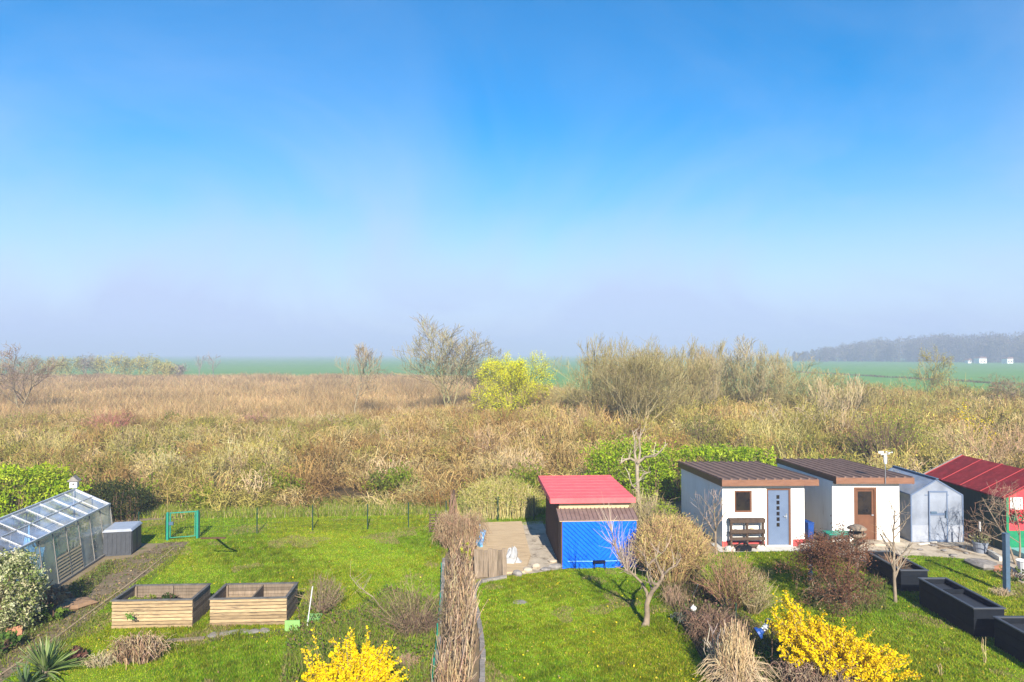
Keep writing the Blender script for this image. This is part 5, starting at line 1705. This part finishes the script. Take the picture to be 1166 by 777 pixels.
q = sidetwigs(p, 16, .5, rng, lo=.3); o.tubes(q, rad(16, 3, .006, .003), 3, pick([(.3, .24, .16)], 16))
tag(o.build('bare_branch', TWIG), 'long leaning bare branch left of the open dark shrub', 'branch')
# weeds round the shrubs
def weeds(label, poly, n, hmax, cols, seed, leaf=None):
    r2 = np.random.default_rng(seed)
    x, y = scatter(poly, n, r2)
    b = MB()
    lum = lumps(x, y, 2.6, seed)
    blades(b, x, y, 0, np.clip(r2.uniform(.04, hmax, len(x)) * (1 + .5 * lum), .02, None), r2.uniform(.012, .03, len(x)), pick(cols, len(x), .2, r2), 1.0, r2)
    if leaf:
        k = len(x) // 3
        c = np.stack([x[:k], y[:k], r2.uniform(.02, hmax * .8, k)], 1)
        leafquads(b, c, .06, pick(leaf, k, .2, r2), r2, .7)
    tag(b.build('weeds', GRASS), label, 'weeds', kind='stuff')
weeds('weedy border around the bare shrubs', pxpoly([(330, 715), (345, 690), (400, 700), (440, 670), (503, 690), (495, 777), (480, 830), (300, 830), (320, 777)]), 26000, .26,
      [(.20, .29, .02), (.27, .34, .03), (.32, .25, .11), (.17, .22, .03)], 790, [(.10, .17, .03), (.14, .2, .03), (.2, .13, .08)])
weeds('weeds below the variegated bush and glasshouse', pxpoly([(-20, 735), (30, 705), (75, 672), (125, 640), (130, 648), (90, 690), (40, 725), (-20, 765)]), 7000, .16,
      [(.13, .17, .03), (.2, .17, .08), (.17, .19, .04)], 791, [(.14, .19, .04)])
weeds('tufts along the edge of the earth path', pxpoly([(60, 735), (110, 700), (152, 670), (203, 630), (213, 620), (205, 633), (155, 680), (112, 712), (60, 750)]), 5000, .13, [(.14, .19, .03), (.2, .2, .05)], 792)
sheet('bed_soil', pxpoly([(232, 722), (330, 716), (330, 724), (240, 731)]), .011, m_soil)

# ------------------------------------------------------------------ dry hedge between the gardens
sheet('border_soil', pxpoly([(503, 600), (540, 600), (538, 655), (545, 705), (549, 777), (545, 840), (484, 840), (494, 777), (500, 700)]), .013, m_dirt)
r2 = np.random.default_rng(801)
hedge = thing('dry_hedge', 'long strip hedge of dry brown stalks between the left and middle lawns', 'hedge', (-1.2, 20, 0))
n = 3000
t = r2.uniform(0, 1, n)
yy = 13.3 + t * 12.2
lx = np.interp(yy, [13.3, 14.1, 16.5, 19.8, 25.5], [-1.48, -1.46, -1.52, -1.86, -2.1])
rx = np.interp(yy, [13.3, 14.1, 16.5, 19.8, 25.5], [-.86, -.84, -.92, -1.22, -1.4])
xx = lx + (rx - lx) * r2.uniform(0, 1, n)
hh = r2.uniform(.2, .62, n) * (1 + .3 * lumps(xx * 2, yy, 2.2, 802)) * np.where(r2.uniform(0, 1, n) < .1, 1.4, 1)
st = np.stack([xx + 1.2, yy - 20, 0 * xx], 1)
dirv = np.stack([r2.normal(0, .20, n), r2.normal(.12, .45, n), np.ones(n)], 1) * hh[:, None]
tt = np.linspace(0, 1, 4)[None, :, None]
p = st[:, None] + dirv[:, None] * tt
p += r2.normal(0, .03, p.shape) * tt
p[..., 2] = np.maximum(p[..., 2], .01)
MB().tubes(p, rad(n, 4, .0085, .005, r2), 3, pick([(.30, .21, .11), (.22, .145, .08), (.16, .105, .06), (.40, .29, .17), (.12, .08, .05)], n, .22, r2)).build('stalks', TWIG, hedge)
n = 700                                       # stalks lying along the strip
t = r2.uniform(0, 1, n); yy = 13.3 + t * 11.2
lx = np.interp(yy, [13.3, 16.5, 19.8, 25.5], [-1.55, -1.6, -1.85, -2.1]); rx = np.interp(yy, [13.3, 16.5, 19.8, 25.5], [-.8, -.9, -1.2, -1.4])
xx = lx + (rx - lx) * r2.uniform(0, 1, n)
a = np.stack([xx + 1.2, yy - 20, r2.uniform(.05, .5, n)], 1)
e = a + np.stack([r2.normal(0, .12, n), r2.uniform(.4, 1.1, n), r2.normal(.05, .15, n)], 1)
e[:, 2] = np.maximum(e[:, 2], .03)
p = np.stack([a, (a + e) / 2 + r2.normal(0, .03, (n, 3)), e], 1)
MB().tubes(p, rad(n, 3, .011, .006, r2), 3, pick([(.42, .30, .19), (.36, .25, .16), (.27, .18, .11)], n, .15, r2)).build('fallen_stalks', TWIG, hedge)
tangle('twig_heap', 'tall heap of dry brown twigs at the far end of the dry hedge', G(524, 622), .95, 1.0, 1.15, 1500, [(.30, .20, .11), (.35, .25, .15), (.24, .15, .09)], 803, .007, 'twig heap')
o = MB()
base = G(497, 607)
for i in range(7):
    o.tube([base + np.array([-.28, .0 + .02 * i, .06 + i * .1]), base + np.array([.5, .05, .07 + i * .1])], .022, 5)
for i in range(4):
    o.tube([base + np.array([-.25 + i * .22, .03, 0]), base + np.array([-.25 + i * .22, .05, .75])], .022, 5)
tag(o.build('wicker_panel', m_darkwood), 'small brown wicker panel at the far left end of the dry hedge', 'panel')
q = G(516, 605)
po = thing('climber_post', 'wooden post wrapped in a dead brown climber at the end of the dry hedge', 'post', q)
MB().tube([(0, 0, 0), (.02, .02, 1.55)], .05, 7).build('post', m_darkwood, po)
pp2 = []
for i in range(70):
    a0 = r2.uniform(0, 6.28); z = np.linspace(0, r2.uniform(.7, 1.6), 7)
    rr_ = .22 * (1 - z / 1.9) + .03
    pp2.append(np.stack([np.cos(a0 + z * 2.0) * rr_, np.sin(a0 + z * 2.0) * rr_, z], 1))
MB().tubes(np.array(pp2), rad(70, 7, .011, .006, r2), 3, pick([(.2, .12, .08), (.26, .16, .11)], 70, .2, r2)).build('climber', TWIG, po)
leaf_bush('yellow_sprig', 'small yellow-green sprig growing on the dry hedge near the palisade', P(530, 640, 21.6) * np.array([1, 1, 0]), 806, (.35, .3, .9), 240, [(.5, .52, .05), (.4, .44, .05)], .06, 'plant')
def curb(name, label, pxs, wd, ht, mat, cat):
    pts = [G(x, y) for x, y in pxs]
    o = MB()
    for a_, b_ in zip(pts, pts[1:]):
        L = np.linalg.norm(b_ - a_); n = max(1, int(L / .42))
        for j in range(n):
            s, e = a_ + (b_ - a_) * (j + .004) / n, a_ + (b_ - a_) * (j + .996) / n
            k_ = r2.normal(0, .012)
            o.bar(s + np.array([k_, 0, ht / 2 + k_]), e + np.array([k_, 0, ht / 2 + k_]), wd, ht)
    return tag(o.build(name, mat), label, cat)
curb('stone_edging', 'winding grey stone edging right of the dry hedge', [(576, 659), (548, 664), (540, 672), (539, 684), (545, 702), (549, 735), (549, 777), (545, 840)], .11, .09, m_stone, 'edging')
curb('stone_edging', 'straight grey stone edging left of the dry hedge', [(505, 640), (504, 670), (501, 700), (499, 740), (495, 777), (487, 840)], .09, .12, m_stone, 'edging')
wire_fence('low green border fence along the left foot of the dry hedge', [G(489, 812), G(494, 770), G(498, 728), G(501.5, 690), G(502.5, 655)], .38, m_green, .10, .016, 'border_fence')

# ------------------------------------------------------------------ forsythias
def forsythia(label, loc, lobes, seed, nst, nfl, fs=.05):
    r2 = np.random.default_rng(seed)
    root = thing('forsythia', label, 'shrub', loc)
    P_, = [[]]
    b = MB(); fl = []
    for (dx, dy, h, rd, wgt) in lobes:
        k = int(nst * wgt)
        p = stems(k, h, rd, r2, 5, .25, .06, .05, .35) + np.array([dx, dy, 0]) * np.linspace(.4, 1, 5)[None, :, None]
        b.tubes(p, rad(k, 5, .010, .004, r2), 3, pick([(.23, .16, .09), (.3, .23, .12)], k, .2, r2))
        m = int(nfl * wgt)
        i = r2.integers(0, k, m); t = r2.uniform(0, 1, m) ** .55 * 3.999
        t = np.maximum(t, 1.2)
        j = t.astype(int); f = (t - j)[:, None]
        c = p[i, j] * (1 - f) + p[i, j + 1] * f + r2.normal(0, .026, (m, 3))
        fl.append(c)
    b.build('stems', TWIG, root)
    b = MB()
    c = np.concatenate(fl)
    leafquads(b, c, fs, pick([(.82, .60, .004), (.76, .53, .004), (.86, .67, .01), (.66, .44, .004)], len(c), .12, r2), r2, .75)
    b.build('blossom', PETAL, root)
    return root
fA = at(402, 13.1)
forsythia('yellow forsythia bush at the bottom left of centre', fA, [(0, 0, 1.42, .75, .45), (.5, .1, 1.42, .45, .25), (-.55, 0, 1.12, .6, .3)], 820, 150, 17000, .048)
r2 = np.random.default_rng(823)
o = MB(); fl = []
for px, py, Y in ((355, 714, 13.6), (344, 738, 13.3), (350, 735, 13.5), (400, 716, 13.5), (419, 714, 13.4)):
    e = P(px, py, Y); b0 = fA + np.array([(e[0] - fA[0]) * .5, .1, 0])
    t = np.linspace(0, 1, 5)[:, None]
    p = b0 * (1 - t) + e * t
    o.tubes(p[None], np.linspace(.009, .004, 5)[None], 4, np.array([[.3, .23, .1]]))
    k = 26
    tt = r2.uniform(.72, 1, k)[:, None]
    fl.append(b0 * (1 - tt) + e * tt + r2.normal(0, .025, (k, 3)))
c = np.concatenate(fl)
leafquads(o, c, .055, pick([(.8, .52, .01), (.84, .6, .02)], len(c), .1, r2), r2, .8)
tag(o.build('forsythia_shoots', PETAL), 'long yellow shoots standing above the bottom forsythia', 'shoots')
fB = at(950, 14.2)
forsythia('large yellow forsythia bush at the bottom right', fB, [(-1.05, .1, 1.92, .42, .2), (-.45, 0, 1.55, .65, .3), (.25, 0, 1.25, .75, .3), (.95, -.1, .88, .65, .2)], 830, 230, 25000, .048)

# ------------------------------------------------------------------ apple tree and the border beside it
ab = G(735.6, 713)
def TP(px, py, dy=0.0):
    return P(px, py, ab[1] + dy) - ab
at_ = thing('apple_tree', 'pruned bare apple tree with a forked trunk on the middle lawn', 'tree', ab)
limbs = [([(726.5, 722, -.15), (733, 714, -.02), (736.5, 708, 0)], (.075, .075, .07)),
         ([(735.6, 714, 0), (737, 700, 0), (736.5, 688, .02), (739, 680, .03)], (.085, .07, .065, .062)),
         ([(738, 683, .02), (736.5, 675, .1), (731, 664, .2), (722, 655, .3), (713, 646, .4)], (.05, .042, .036, .028, .02)),
         ([(738.5, 682, .03), (743, 673, -.05), (749, 666, -.1), (753, 659, -.15), (755, 655, -.15)], (.06, .052, .05, .045, .04)),
         ([(749, 666, -.1), (743, 664, -.3), (741, 658, -.45)], (.04, .034, .028)),
         ([(755, 656, -.15), (750, 646, -.25), (747, 638, -.3), (748, 630, -.3)], (.036, .028, .022, .014)),
         ([(755, 655, -.15), (762, 648, .1), (770, 644, .25), (775, 636, .35), (774, 630, .4)], (.035, .027, .022, .018, .012)),
         ([(743, 673, -.05), (737, 655, .3), (737, 643, .5), (733, 632, .6), (724, 622, .7)], (.03, .026, .022, .016, .01)),
         ([(737, 645, .5), (746, 636, .45), (757, 627, .4), (760, 618, .4)], (.022, .018, .014, .008)),
         ([(713, 646, .4), (706, 636, .5), (700, 622, .55), (697, 606, .6)], (.02, .016, .012, .006)),
         ([(731, 664, .2), (718, 652, .0), (708, 648, -.1), (700, 645, -.2)], (.02, .016, .013, .008))]
b = MB()
lp_ = []
for pts, rd in limbs:
    p = np.array([TP(*q) for q in pts])
    b.tube(p, rd, 8, (1, 1, 1))
    lp_.append((p, rd))
b.build('trunk', m_palebark, at_, smooth=True)
r2 = np.random.default_rng(841)
tw = []
for p, rd in lp_[2:]:
    k = 14 if p is lp_[2][0] or p is lp_[9][0] else 7
    for j in range(k):
        t = r2.uniform(.3, 1) * (len(p) - 1); i0 = min(int(t), len(p) - 2)
        s = p[i0] * (1 - t + i0) + p[i0 + 1] * (t - i0)
        d = nrm(r2.normal(0, .55, 3) + np.array([0, 0, .9])) if j % 3 else nrm(r2.normal(0, .9, 3) + np.array([0, 0, .2]))
        L = r2.uniform(.2, .55)
        tw.append(np.array([s, s + d * L * .5 + r2.normal(0, .02, 3), s + d * L + np.array([0, 0, .04])]))
for j in range(90):                          # fan of thin shoots on the left limb
    s = lp_[2][0][4] * r2.uniform(.9, 1) if j % 2 else lp_[9][0][r2.integers(0, 4)]
    d = nrm(np.array([r2.normal(-.25, .38), r2.normal(.1, .35), 1.0]))
    L = r2.uniform(.35, 1.15)
    tw.append(np.array([s, s + d * L * .5 + r2.normal(0, .03, 3), s + d * L]))
tw = np.array(tw)
b = MB().tubes(tw, rad(len(tw), 3, .008, .003, r2), 3, pick([(.30, .23, .18), (.24, .17, .15), (.38, .31, .22)], len(tw), .15, r2))
q = sidetwigs(tw, 120, .14, r2); b.tubes(q, rad(120, 3, .004, .002), 3, pick([(.25, .18, .13)], 120, .15, r2))
b.build('twigs', TWIG, at_)

twig_shrub('clipped_shrub', 'large dome-shaped tan twiggy shrub right of the blue sheet', P(764, 650, 20.7) * np.array([1, 1, 0]), 850, 1.95, 1.3, 1100,
           [(.40, .26, .13), (.46, .32, .15), (.33, .20, .11), (.50, .42, .14)], 3500, .28, .009, base=.4, hv=.10, leaf=[(.44, .30, .14), (.52, .44, .12), (.36, .22, .12), (.40, .27, .12)], nleaf=12000, lsize=.05)
twig_shrub('tall_twig_shrub', 'brown and green upright twiggy shrub in front of the pallet shelf', P(832, 690, 18.3) * np.array([1, 1, 0]), 851, 1.75, .95, 240,
           [(.26, .13, .085), (.30, .18, .11), (.22, .18, .06)], 900, .24, .008, leaf=[(.2, .22, .04), (.3, .17, .11), (.17, .19, .04)], nleaf=1100, lsize=.045, hv=.3)
twig_shrub('tall_twig_shrub', 'pale twiggy shrub right of the brown and green one', P(858, 690, 18.0) * np.array([1, 1, 0]), 852, 1.35, .7, 130,
           [(.36, .28, .17), (.28, .22, .1)], 420, .2, .007, leaf=[(.3, .26, .1), (.2, .22, .05)], nleaf=600, lsize=.045, hv=.35)
r2 = np.random.default_rng(855)
gr_ = thing('ornamental_grass', 'tall straw coloured clump of dry ornamental grass beside the forsythia', 'grass clump', P(838, 777, 13.9) * np.array([1, 1, 0]))
p = stems(620, 1.5, .42, r2, 5, .55, .0, .03, .4)
MB().tubes(p, rad(620, 5, .007, .003, r2), 3, pick([(.48, .35, .19), (.42, .29, .15), (.52, .40, .24), (.30, .2, .11)], 620, .15, r2)).build('stalks', TWIG, gr_)
a = r2.uniform(0, 6.283, 260); ln = r2.uniform(.4, .9, 260)
t = np.linspace(0, 1, 5)[None, :, None]
p = np.stack([np.cos(a) * ln, np.sin(a) * ln, 0 * a], 1)[:, None] * t
p[..., 2] = .02 + np.sin(t[..., 0] * 2.6) * r2.uniform(.25, .65, 260)[:, None]
MB().tubes(p, rad(260, 5, .007, .003, r2), 3, pick([(.50, .38, .24), (.42, .31, .19)], 260, .12, r2)).build('drooping_stalks', TWIG, gr_)
twig_shrub('dead_rose', 'few thick dead grey canes left of the ornamental grass', P(818, 760, 14.6) * np.array([1, 1, 0]), 856, 1.25, .35, 16, [(.42, .36, .30), (.34, .28, .22)], 40, .25, .013)
tangle('dead_undergrowth', 'dark brown dead undergrowth left of the ornamental grass', P(815, 715, 16.4) * np.array([1, 1, 0]), .8, .9, .6, 600, [(.17, .11, .07), (.22, .14, .09), (.13, .08, .06)], 857, .008)
tangle('dead_undergrowth', 'tangled dead stems under the right forsythia', at(925, 14.0), .9, .5, .6, 420, [(.2, .13, .09), (.3, .22, .15), (.14, .09, .07)], 858, .009)
tangle('dead_perennial', 'pinkish dead perennial at the foot of the apple tree border', P(768, 690, 18.6) * np.array([1, 1, 0]), .45, .45, .5, 150, [(.30, .20, .13), (.24, .17, .1)], 859, .006)
leaf_bush('silver_plant', 'low silvery green plant with a white bloom in the border', P(786, 705, 17.2) * np.array([1, 1, 0]), 860, (.8, .8, .35), 500, [(.22, .25, .2), (.17, .2, .14)], .06, 'plant')
crumple('white_flower', P(789, 694, 17.1), (.07, .07, .09), m_whiteplastic, 'single white bloom in the border by the lawn', 'flower', 861)
sheet('border_soil', pxpoly([(722, 645), (752, 665), (762, 690), (790, 735), (812, 777), (840, 840), (960, 840), (930, 777), (850, 777), (842, 700), (802, 660), (792, 632), (770, 625), (740, 620)]), .014, m_soil)
weeds('weeds and litter in the border beside the middle lawn', pxpoly([(745, 655), (762, 690), (790, 735), (812, 777), (840, 840), (960, 840), (900, 740), (848, 700), (802, 660), (780, 640)]), 12000, .25,
      [(.12, .14, .03), (.24, .17, .1), (.17, .11, .07), (.16, .18, .04)], 862, [(.13, .17, .05), (.26, .17, .11)])
wire_fence('dark green netting fence running through the border by the tan shrub', [G(772, 650), G(792, 668), G(815, 690), G(838, 712)], .55, m_dkgreen, .05, .02, 'netting_fence')
o = MB().tube([G(786, 684), P(794.5, 666, 18.4)], .012, 6)
tag(o.build('cane', m_metal), 'slanting grey cane in the border near the tan shrub', 'cane')
# bottle bird scarer on a stick
e = P(874, 716, 14.6)
bs_ = thing('bottle_scarer', 'blue and white plastic bottle on a stick between the dry grass and forsythia', 'bird scarer', (e[0], e[1], 0))
z = e[2]
MB().tube([(.09, 0, 0), (.09, 0, z + .02)], .014, 6).build('stick', m_darkwood, bs_)
def along(a_, b_, prof, seg=14):
    a_, b_ = np.array(a_), np.array(b_)
    o = MB()
    t = nrm(b_ - a_); u = nrm(np.cross(t, [0, 1, .01])); v = np.cross(t, u); L = np.linalg.norm(b_ - a_)
    ang = np.arange(seg) * 2 * math.pi / seg
    V = [a_ + t * L * k + (u * math.cos(q) + v * math.sin(q)) * r_ for k, r_ in prof for q in ang]
    o.add(V, [[i * seg + j, i * seg + (j + 1) % seg, (i + 1) * seg + (j + 1) % seg, (i + 1) * seg + j] for i in range(len(prof) - 1) for j in range(seg)])
    return o
along((-.22, 0, z - .10), (-.10, 0, z - .03), [(0, 0), (0, .13), (.35, .12), (.6, .07), (1, .05)]).build('base_cup', m_bluebin, bs_)
along((-.10, 0, z - .03), (.01, 0, z + .10), [(0, .045), (.1, .07), (.25, .05), (.4, .07), (.55, .05), (.7, .07), (.85, .05), (1, .06)]).build('ribbed_body', m_whiteplastic, bs_)
along((.01, 0, z + .10), (.04, 0, z + .2), [(0, .06), (.3, .08), (1, .06), (1, 0)]).build('cap', m_slate, bs_)
along((.07, 0, z + .14), (.16, 0, z - .12), [(0, 0), (0, .035), (1, .045), (1, 0)]).build('sleeve', m_cream, bs_)

# trees and shrubs among the sheds
pb = P(727, 600, 27.0) * np.array([1, 1, 0])
po = thing('pollard_tree', 'pollarded tree with whitish spreading branches before the laurel hedge', 'tree', pb)
def PP(px, py, dy=0.0):
    return P(px, py, 27.0 + dy) - pb
m_whitebark = M('whitish_bark', (.36, .30, .21), (.20, .16, .11), 6, .95, spec=.1, dirt=((.25, .22, .12), 4, .56))
lb_ = [([(727, 601), (727, 570), (725.5, 545), (725.5, 527)], (.10, .085, .075, .075)), ([(724.5, 528), (722.5, 515), (723, 503), (720, 490)], (.06, .045, .035, .012)), ([(726.5, 528), (729, 514), (728, 503), (730, 488)], (.06, .04, .03, .012)),
       ([(726, 527, -.1), (735, 520.5, -.3), (746, 519.5, -.5), (752, 514, -.6), (760, 505, -.7)], (.06, .048, .04, .03, .012)), ([(725, 526, .1), (717, 522, -.2), (711, 524, -.3), (706, 528, -.4)], (.055, .045, .04, .03)),
       ([(727, 548, 0), (733, 540, -.2), (741, 537, -.4)], (.04, .03, .015)), ([(727, 560, 0), (719, 552, -.3), (716, 541, -.3)], (.04, .03, .012))]
b = MB(); tw = []
r2 = np.random.default_rng(871)
for pts, rd in lb_:
    p = np.array([PP(*q) for q in pts])
    b.tube(p, rd, 7)
    for j in range(7):
        t = r2.uniform(.3, 1) * (len(p) - 1); i0 = min(int(t), len(p) - 2)
        s0 = p[i0] * (1 - t + i0) + p[i0 + 1] * (t - i0)
        d = nrm(r2.normal(0, .6, 3) + np.array([0, 0, .9])) * r2.uniform(.25, .7)
        tw.append(np.array([s0, s0 + d * .5 + r2.normal(0, .03, 3), s0 + d]))
b.build('trunk', m_whitebark, po, smooth=True)
tw = np.array(tw)
MB().tubes(tw, rad(len(tw), 3, .012, .005, r2), 3, pick([(.42, .35, .26), (.34, .27, .2)], len(tw), .15, r2)).build('twigs', TWIG, po)
twig_shrub('bare_shrub', 'pale twiggy bare shrub around the foot of the pollarded tree', P(735, 600, 26.0) * np.array([1, 1, 0]), 872, 1.75, 1.25, 170, [(.40, .32, .2), (.33, .25, .14), (.3, .26, .1)], 700, .3, .009, leaf=[(.3, .3, .06), (.36, .3, .14)], nleaf=700, lsize=.05)
twig_shrub('bare_shrub', 'grey bare twigs in the corner behind the red roofed shed', P(706, 590, 25.6) * np.array([1, 1, 0]), 873, 1.5, .5, 60, [(.36, .31, .25), (.28, .22, .15)], 160, .25, .009)
q = G(816, 632)
bare_tree('sapling', 'thin bare sapling with a mossy stem beside the left wall of the white shed', 'tree', q, 881, 2.35, .045, [(.40, .29, .22), (.34, .24, .18)], fork=.35, kids=(9, 4), lvl=2, spread=.85, minr=.005, xs=.75, barkmat=m_palebark)
bare_tree('sapling', 'second bare sapling close to the shaded white wall', 'tree', P(797, 610, 24.6) * np.array([1, 1, 0]), 882, 2.0, .03, [(.16, .14, .13), (.3, .24, .2)], fork=.25, kids=(7, 4), lvl=2, spread=.9, minr=.006, xs=.9)
q = G(1019.5, 686)
bare_tree('young_tree', 'slim straight bare young tree beside the black planters', 'tree', q, 891, 2.85, .05, [(.32, .26, .19), (.24, .19, .14)], fork=.22, kids=(16, 6), lvl=2, spread=.95, minr=.003, xs=1.1, shrink=.40, barkmat=m_bark, wob=.02)
rsn = G(968, 690)
bare_tree('red_shrub', 'dark red-brown twiggy shrub before the black planters', 'shrub', rsn, 895, 2.1, .045, [(.18, .095, .055), (.13, .07, .04), (.23, .125, .075)], leaf=[(.20, .09, .05), (.15, .07, .04), (.24, .12, .07)], nleaf=9500, lsize=.05,
          fork=.15, kids=(8, 7, 6), spread=1.0, minr=.004, xs=1.4, multi=3, up=.22)
tangle('bare_branch', 'arching bare stems at the foot of the red-brown shrub', G(945, 688), .8, .7, .7, 60, [(.34, .27, .18), (.28, .2, .13)], 896, .009, 'branches')
q = P(1158, 640, 22.0) * np.array([1, 1, 0])
bare_tree('bare_tree', 'pale bare tree with spreading branches before the summer house', 'tree', q, 902, 2.75, .034, [(.34, .26, .17), (.30, .2, .13), (.28, .16, .11)], fork=.25, kids=(6, 5, 4), spread=.9, minr=.003, xs=1.15, multi=2, lean=-.25, up=.1, barkmat=m_palebark)
tangle('bare_branch', 'reddish bare shrub twigs along the dark side of the summer house', P(1112, 610, 23.8) * np.array([1, 1, 0]), .6, .5, 1.1, 34, [(.26, .14, .08), (.22, .12, .07)], 903, .004, 'branches')
leaf_bush('green_plant', 'low green plants at the foot of the slate blue post', G(1155, 660), 905, (.9, .7, .35), 500, [(.13, .2, .03), (.1, .15, .03)], .07, 'plant')
tangle('dry_tuft', 'dry tan tuft in the lawn left of the slate blue post', G(1140, 678), .3, .25, .2, 120, [(.42, .33, .2), (.36, .26, .16)], 906, .005)
for i, (px, py, ht) in enumerate([(1121, 755, .75), (907, 672, .85), (1070, 770, .3)]):
    e = G(px, py)
    p = stems(5, ht, .08, rng, 4, .3)
    o = MB().tubes(p, rad(5, 4, .006, .004), 3, pick([(.42, .3, .17)], 5))
    tag(o.build('dry_stalk', TWIG, None, e), ['tall dry stalk in the lawn before the nearest planter', 'dry stalks standing in the lawn above the right forsythia', 'short dry stalk at the bottom right of the lawn'][i], 'stalk')
sheet('bed_soil', pxpoly([(925, 690), (960, 700), (1000, 690), (1003, 672), (960, 664), (930, 670)]), .012, m_dirt)
weeds('green growth under the red-brown shrub', pxpoly([(915, 690), (960, 705), (1010, 695), (1010, 665), (960, 655), (925, 660)]), 5000, .3, [(.13, .18, .03), (.2, .2, .05), (.25, .2, .1)], 910, [(.15, .2, .04)])

# litter, clods and straggling grass on the bare path
r2 = np.random.default_rng(940)
pp_ = pxpoly([(-60, 700), (40, 690), (73, 670), (120, 639), (152, 635), (188, 618), (216, 617), (203, 629), (152, 667), (112, 698), (72, 731), (30, 758), (-60, 812)])
x, y = scatter(pp_, 6000, r2)
b = MB()
c = np.stack([x, y, .014 + r2.uniform(0, .02, len(x))], 1)
leafquads(b, c, .06, pick([(.30, .22, .12), (.22, .15, .08), (.12, .09, .05), (.36, .28, .15), (.16, .2, .04)], len(x), .2, r2), r2, .7, .7)
x, y = scatter(pp_, 26000, r2)
k = lumps(x, y, 1.4, 941) + .5 * lumps(x, y, 4, 942) > .12
x, y = x[k], y[k]
blades(b, x, y, .008, r2.uniform(.02, .09, len(x)), r2.uniform(.012, .03, len(x)), pick([(.18, .22, .02), (.26, .26, .05), (.33, .26, .1), (.14, .18, .02)], len(x), .2, r2), 1.1, r2)
tag(b.build('path_litter', GRASS), 'straggling grass, clods and dead leaves on the earth path', 'litter', kind='stuff')
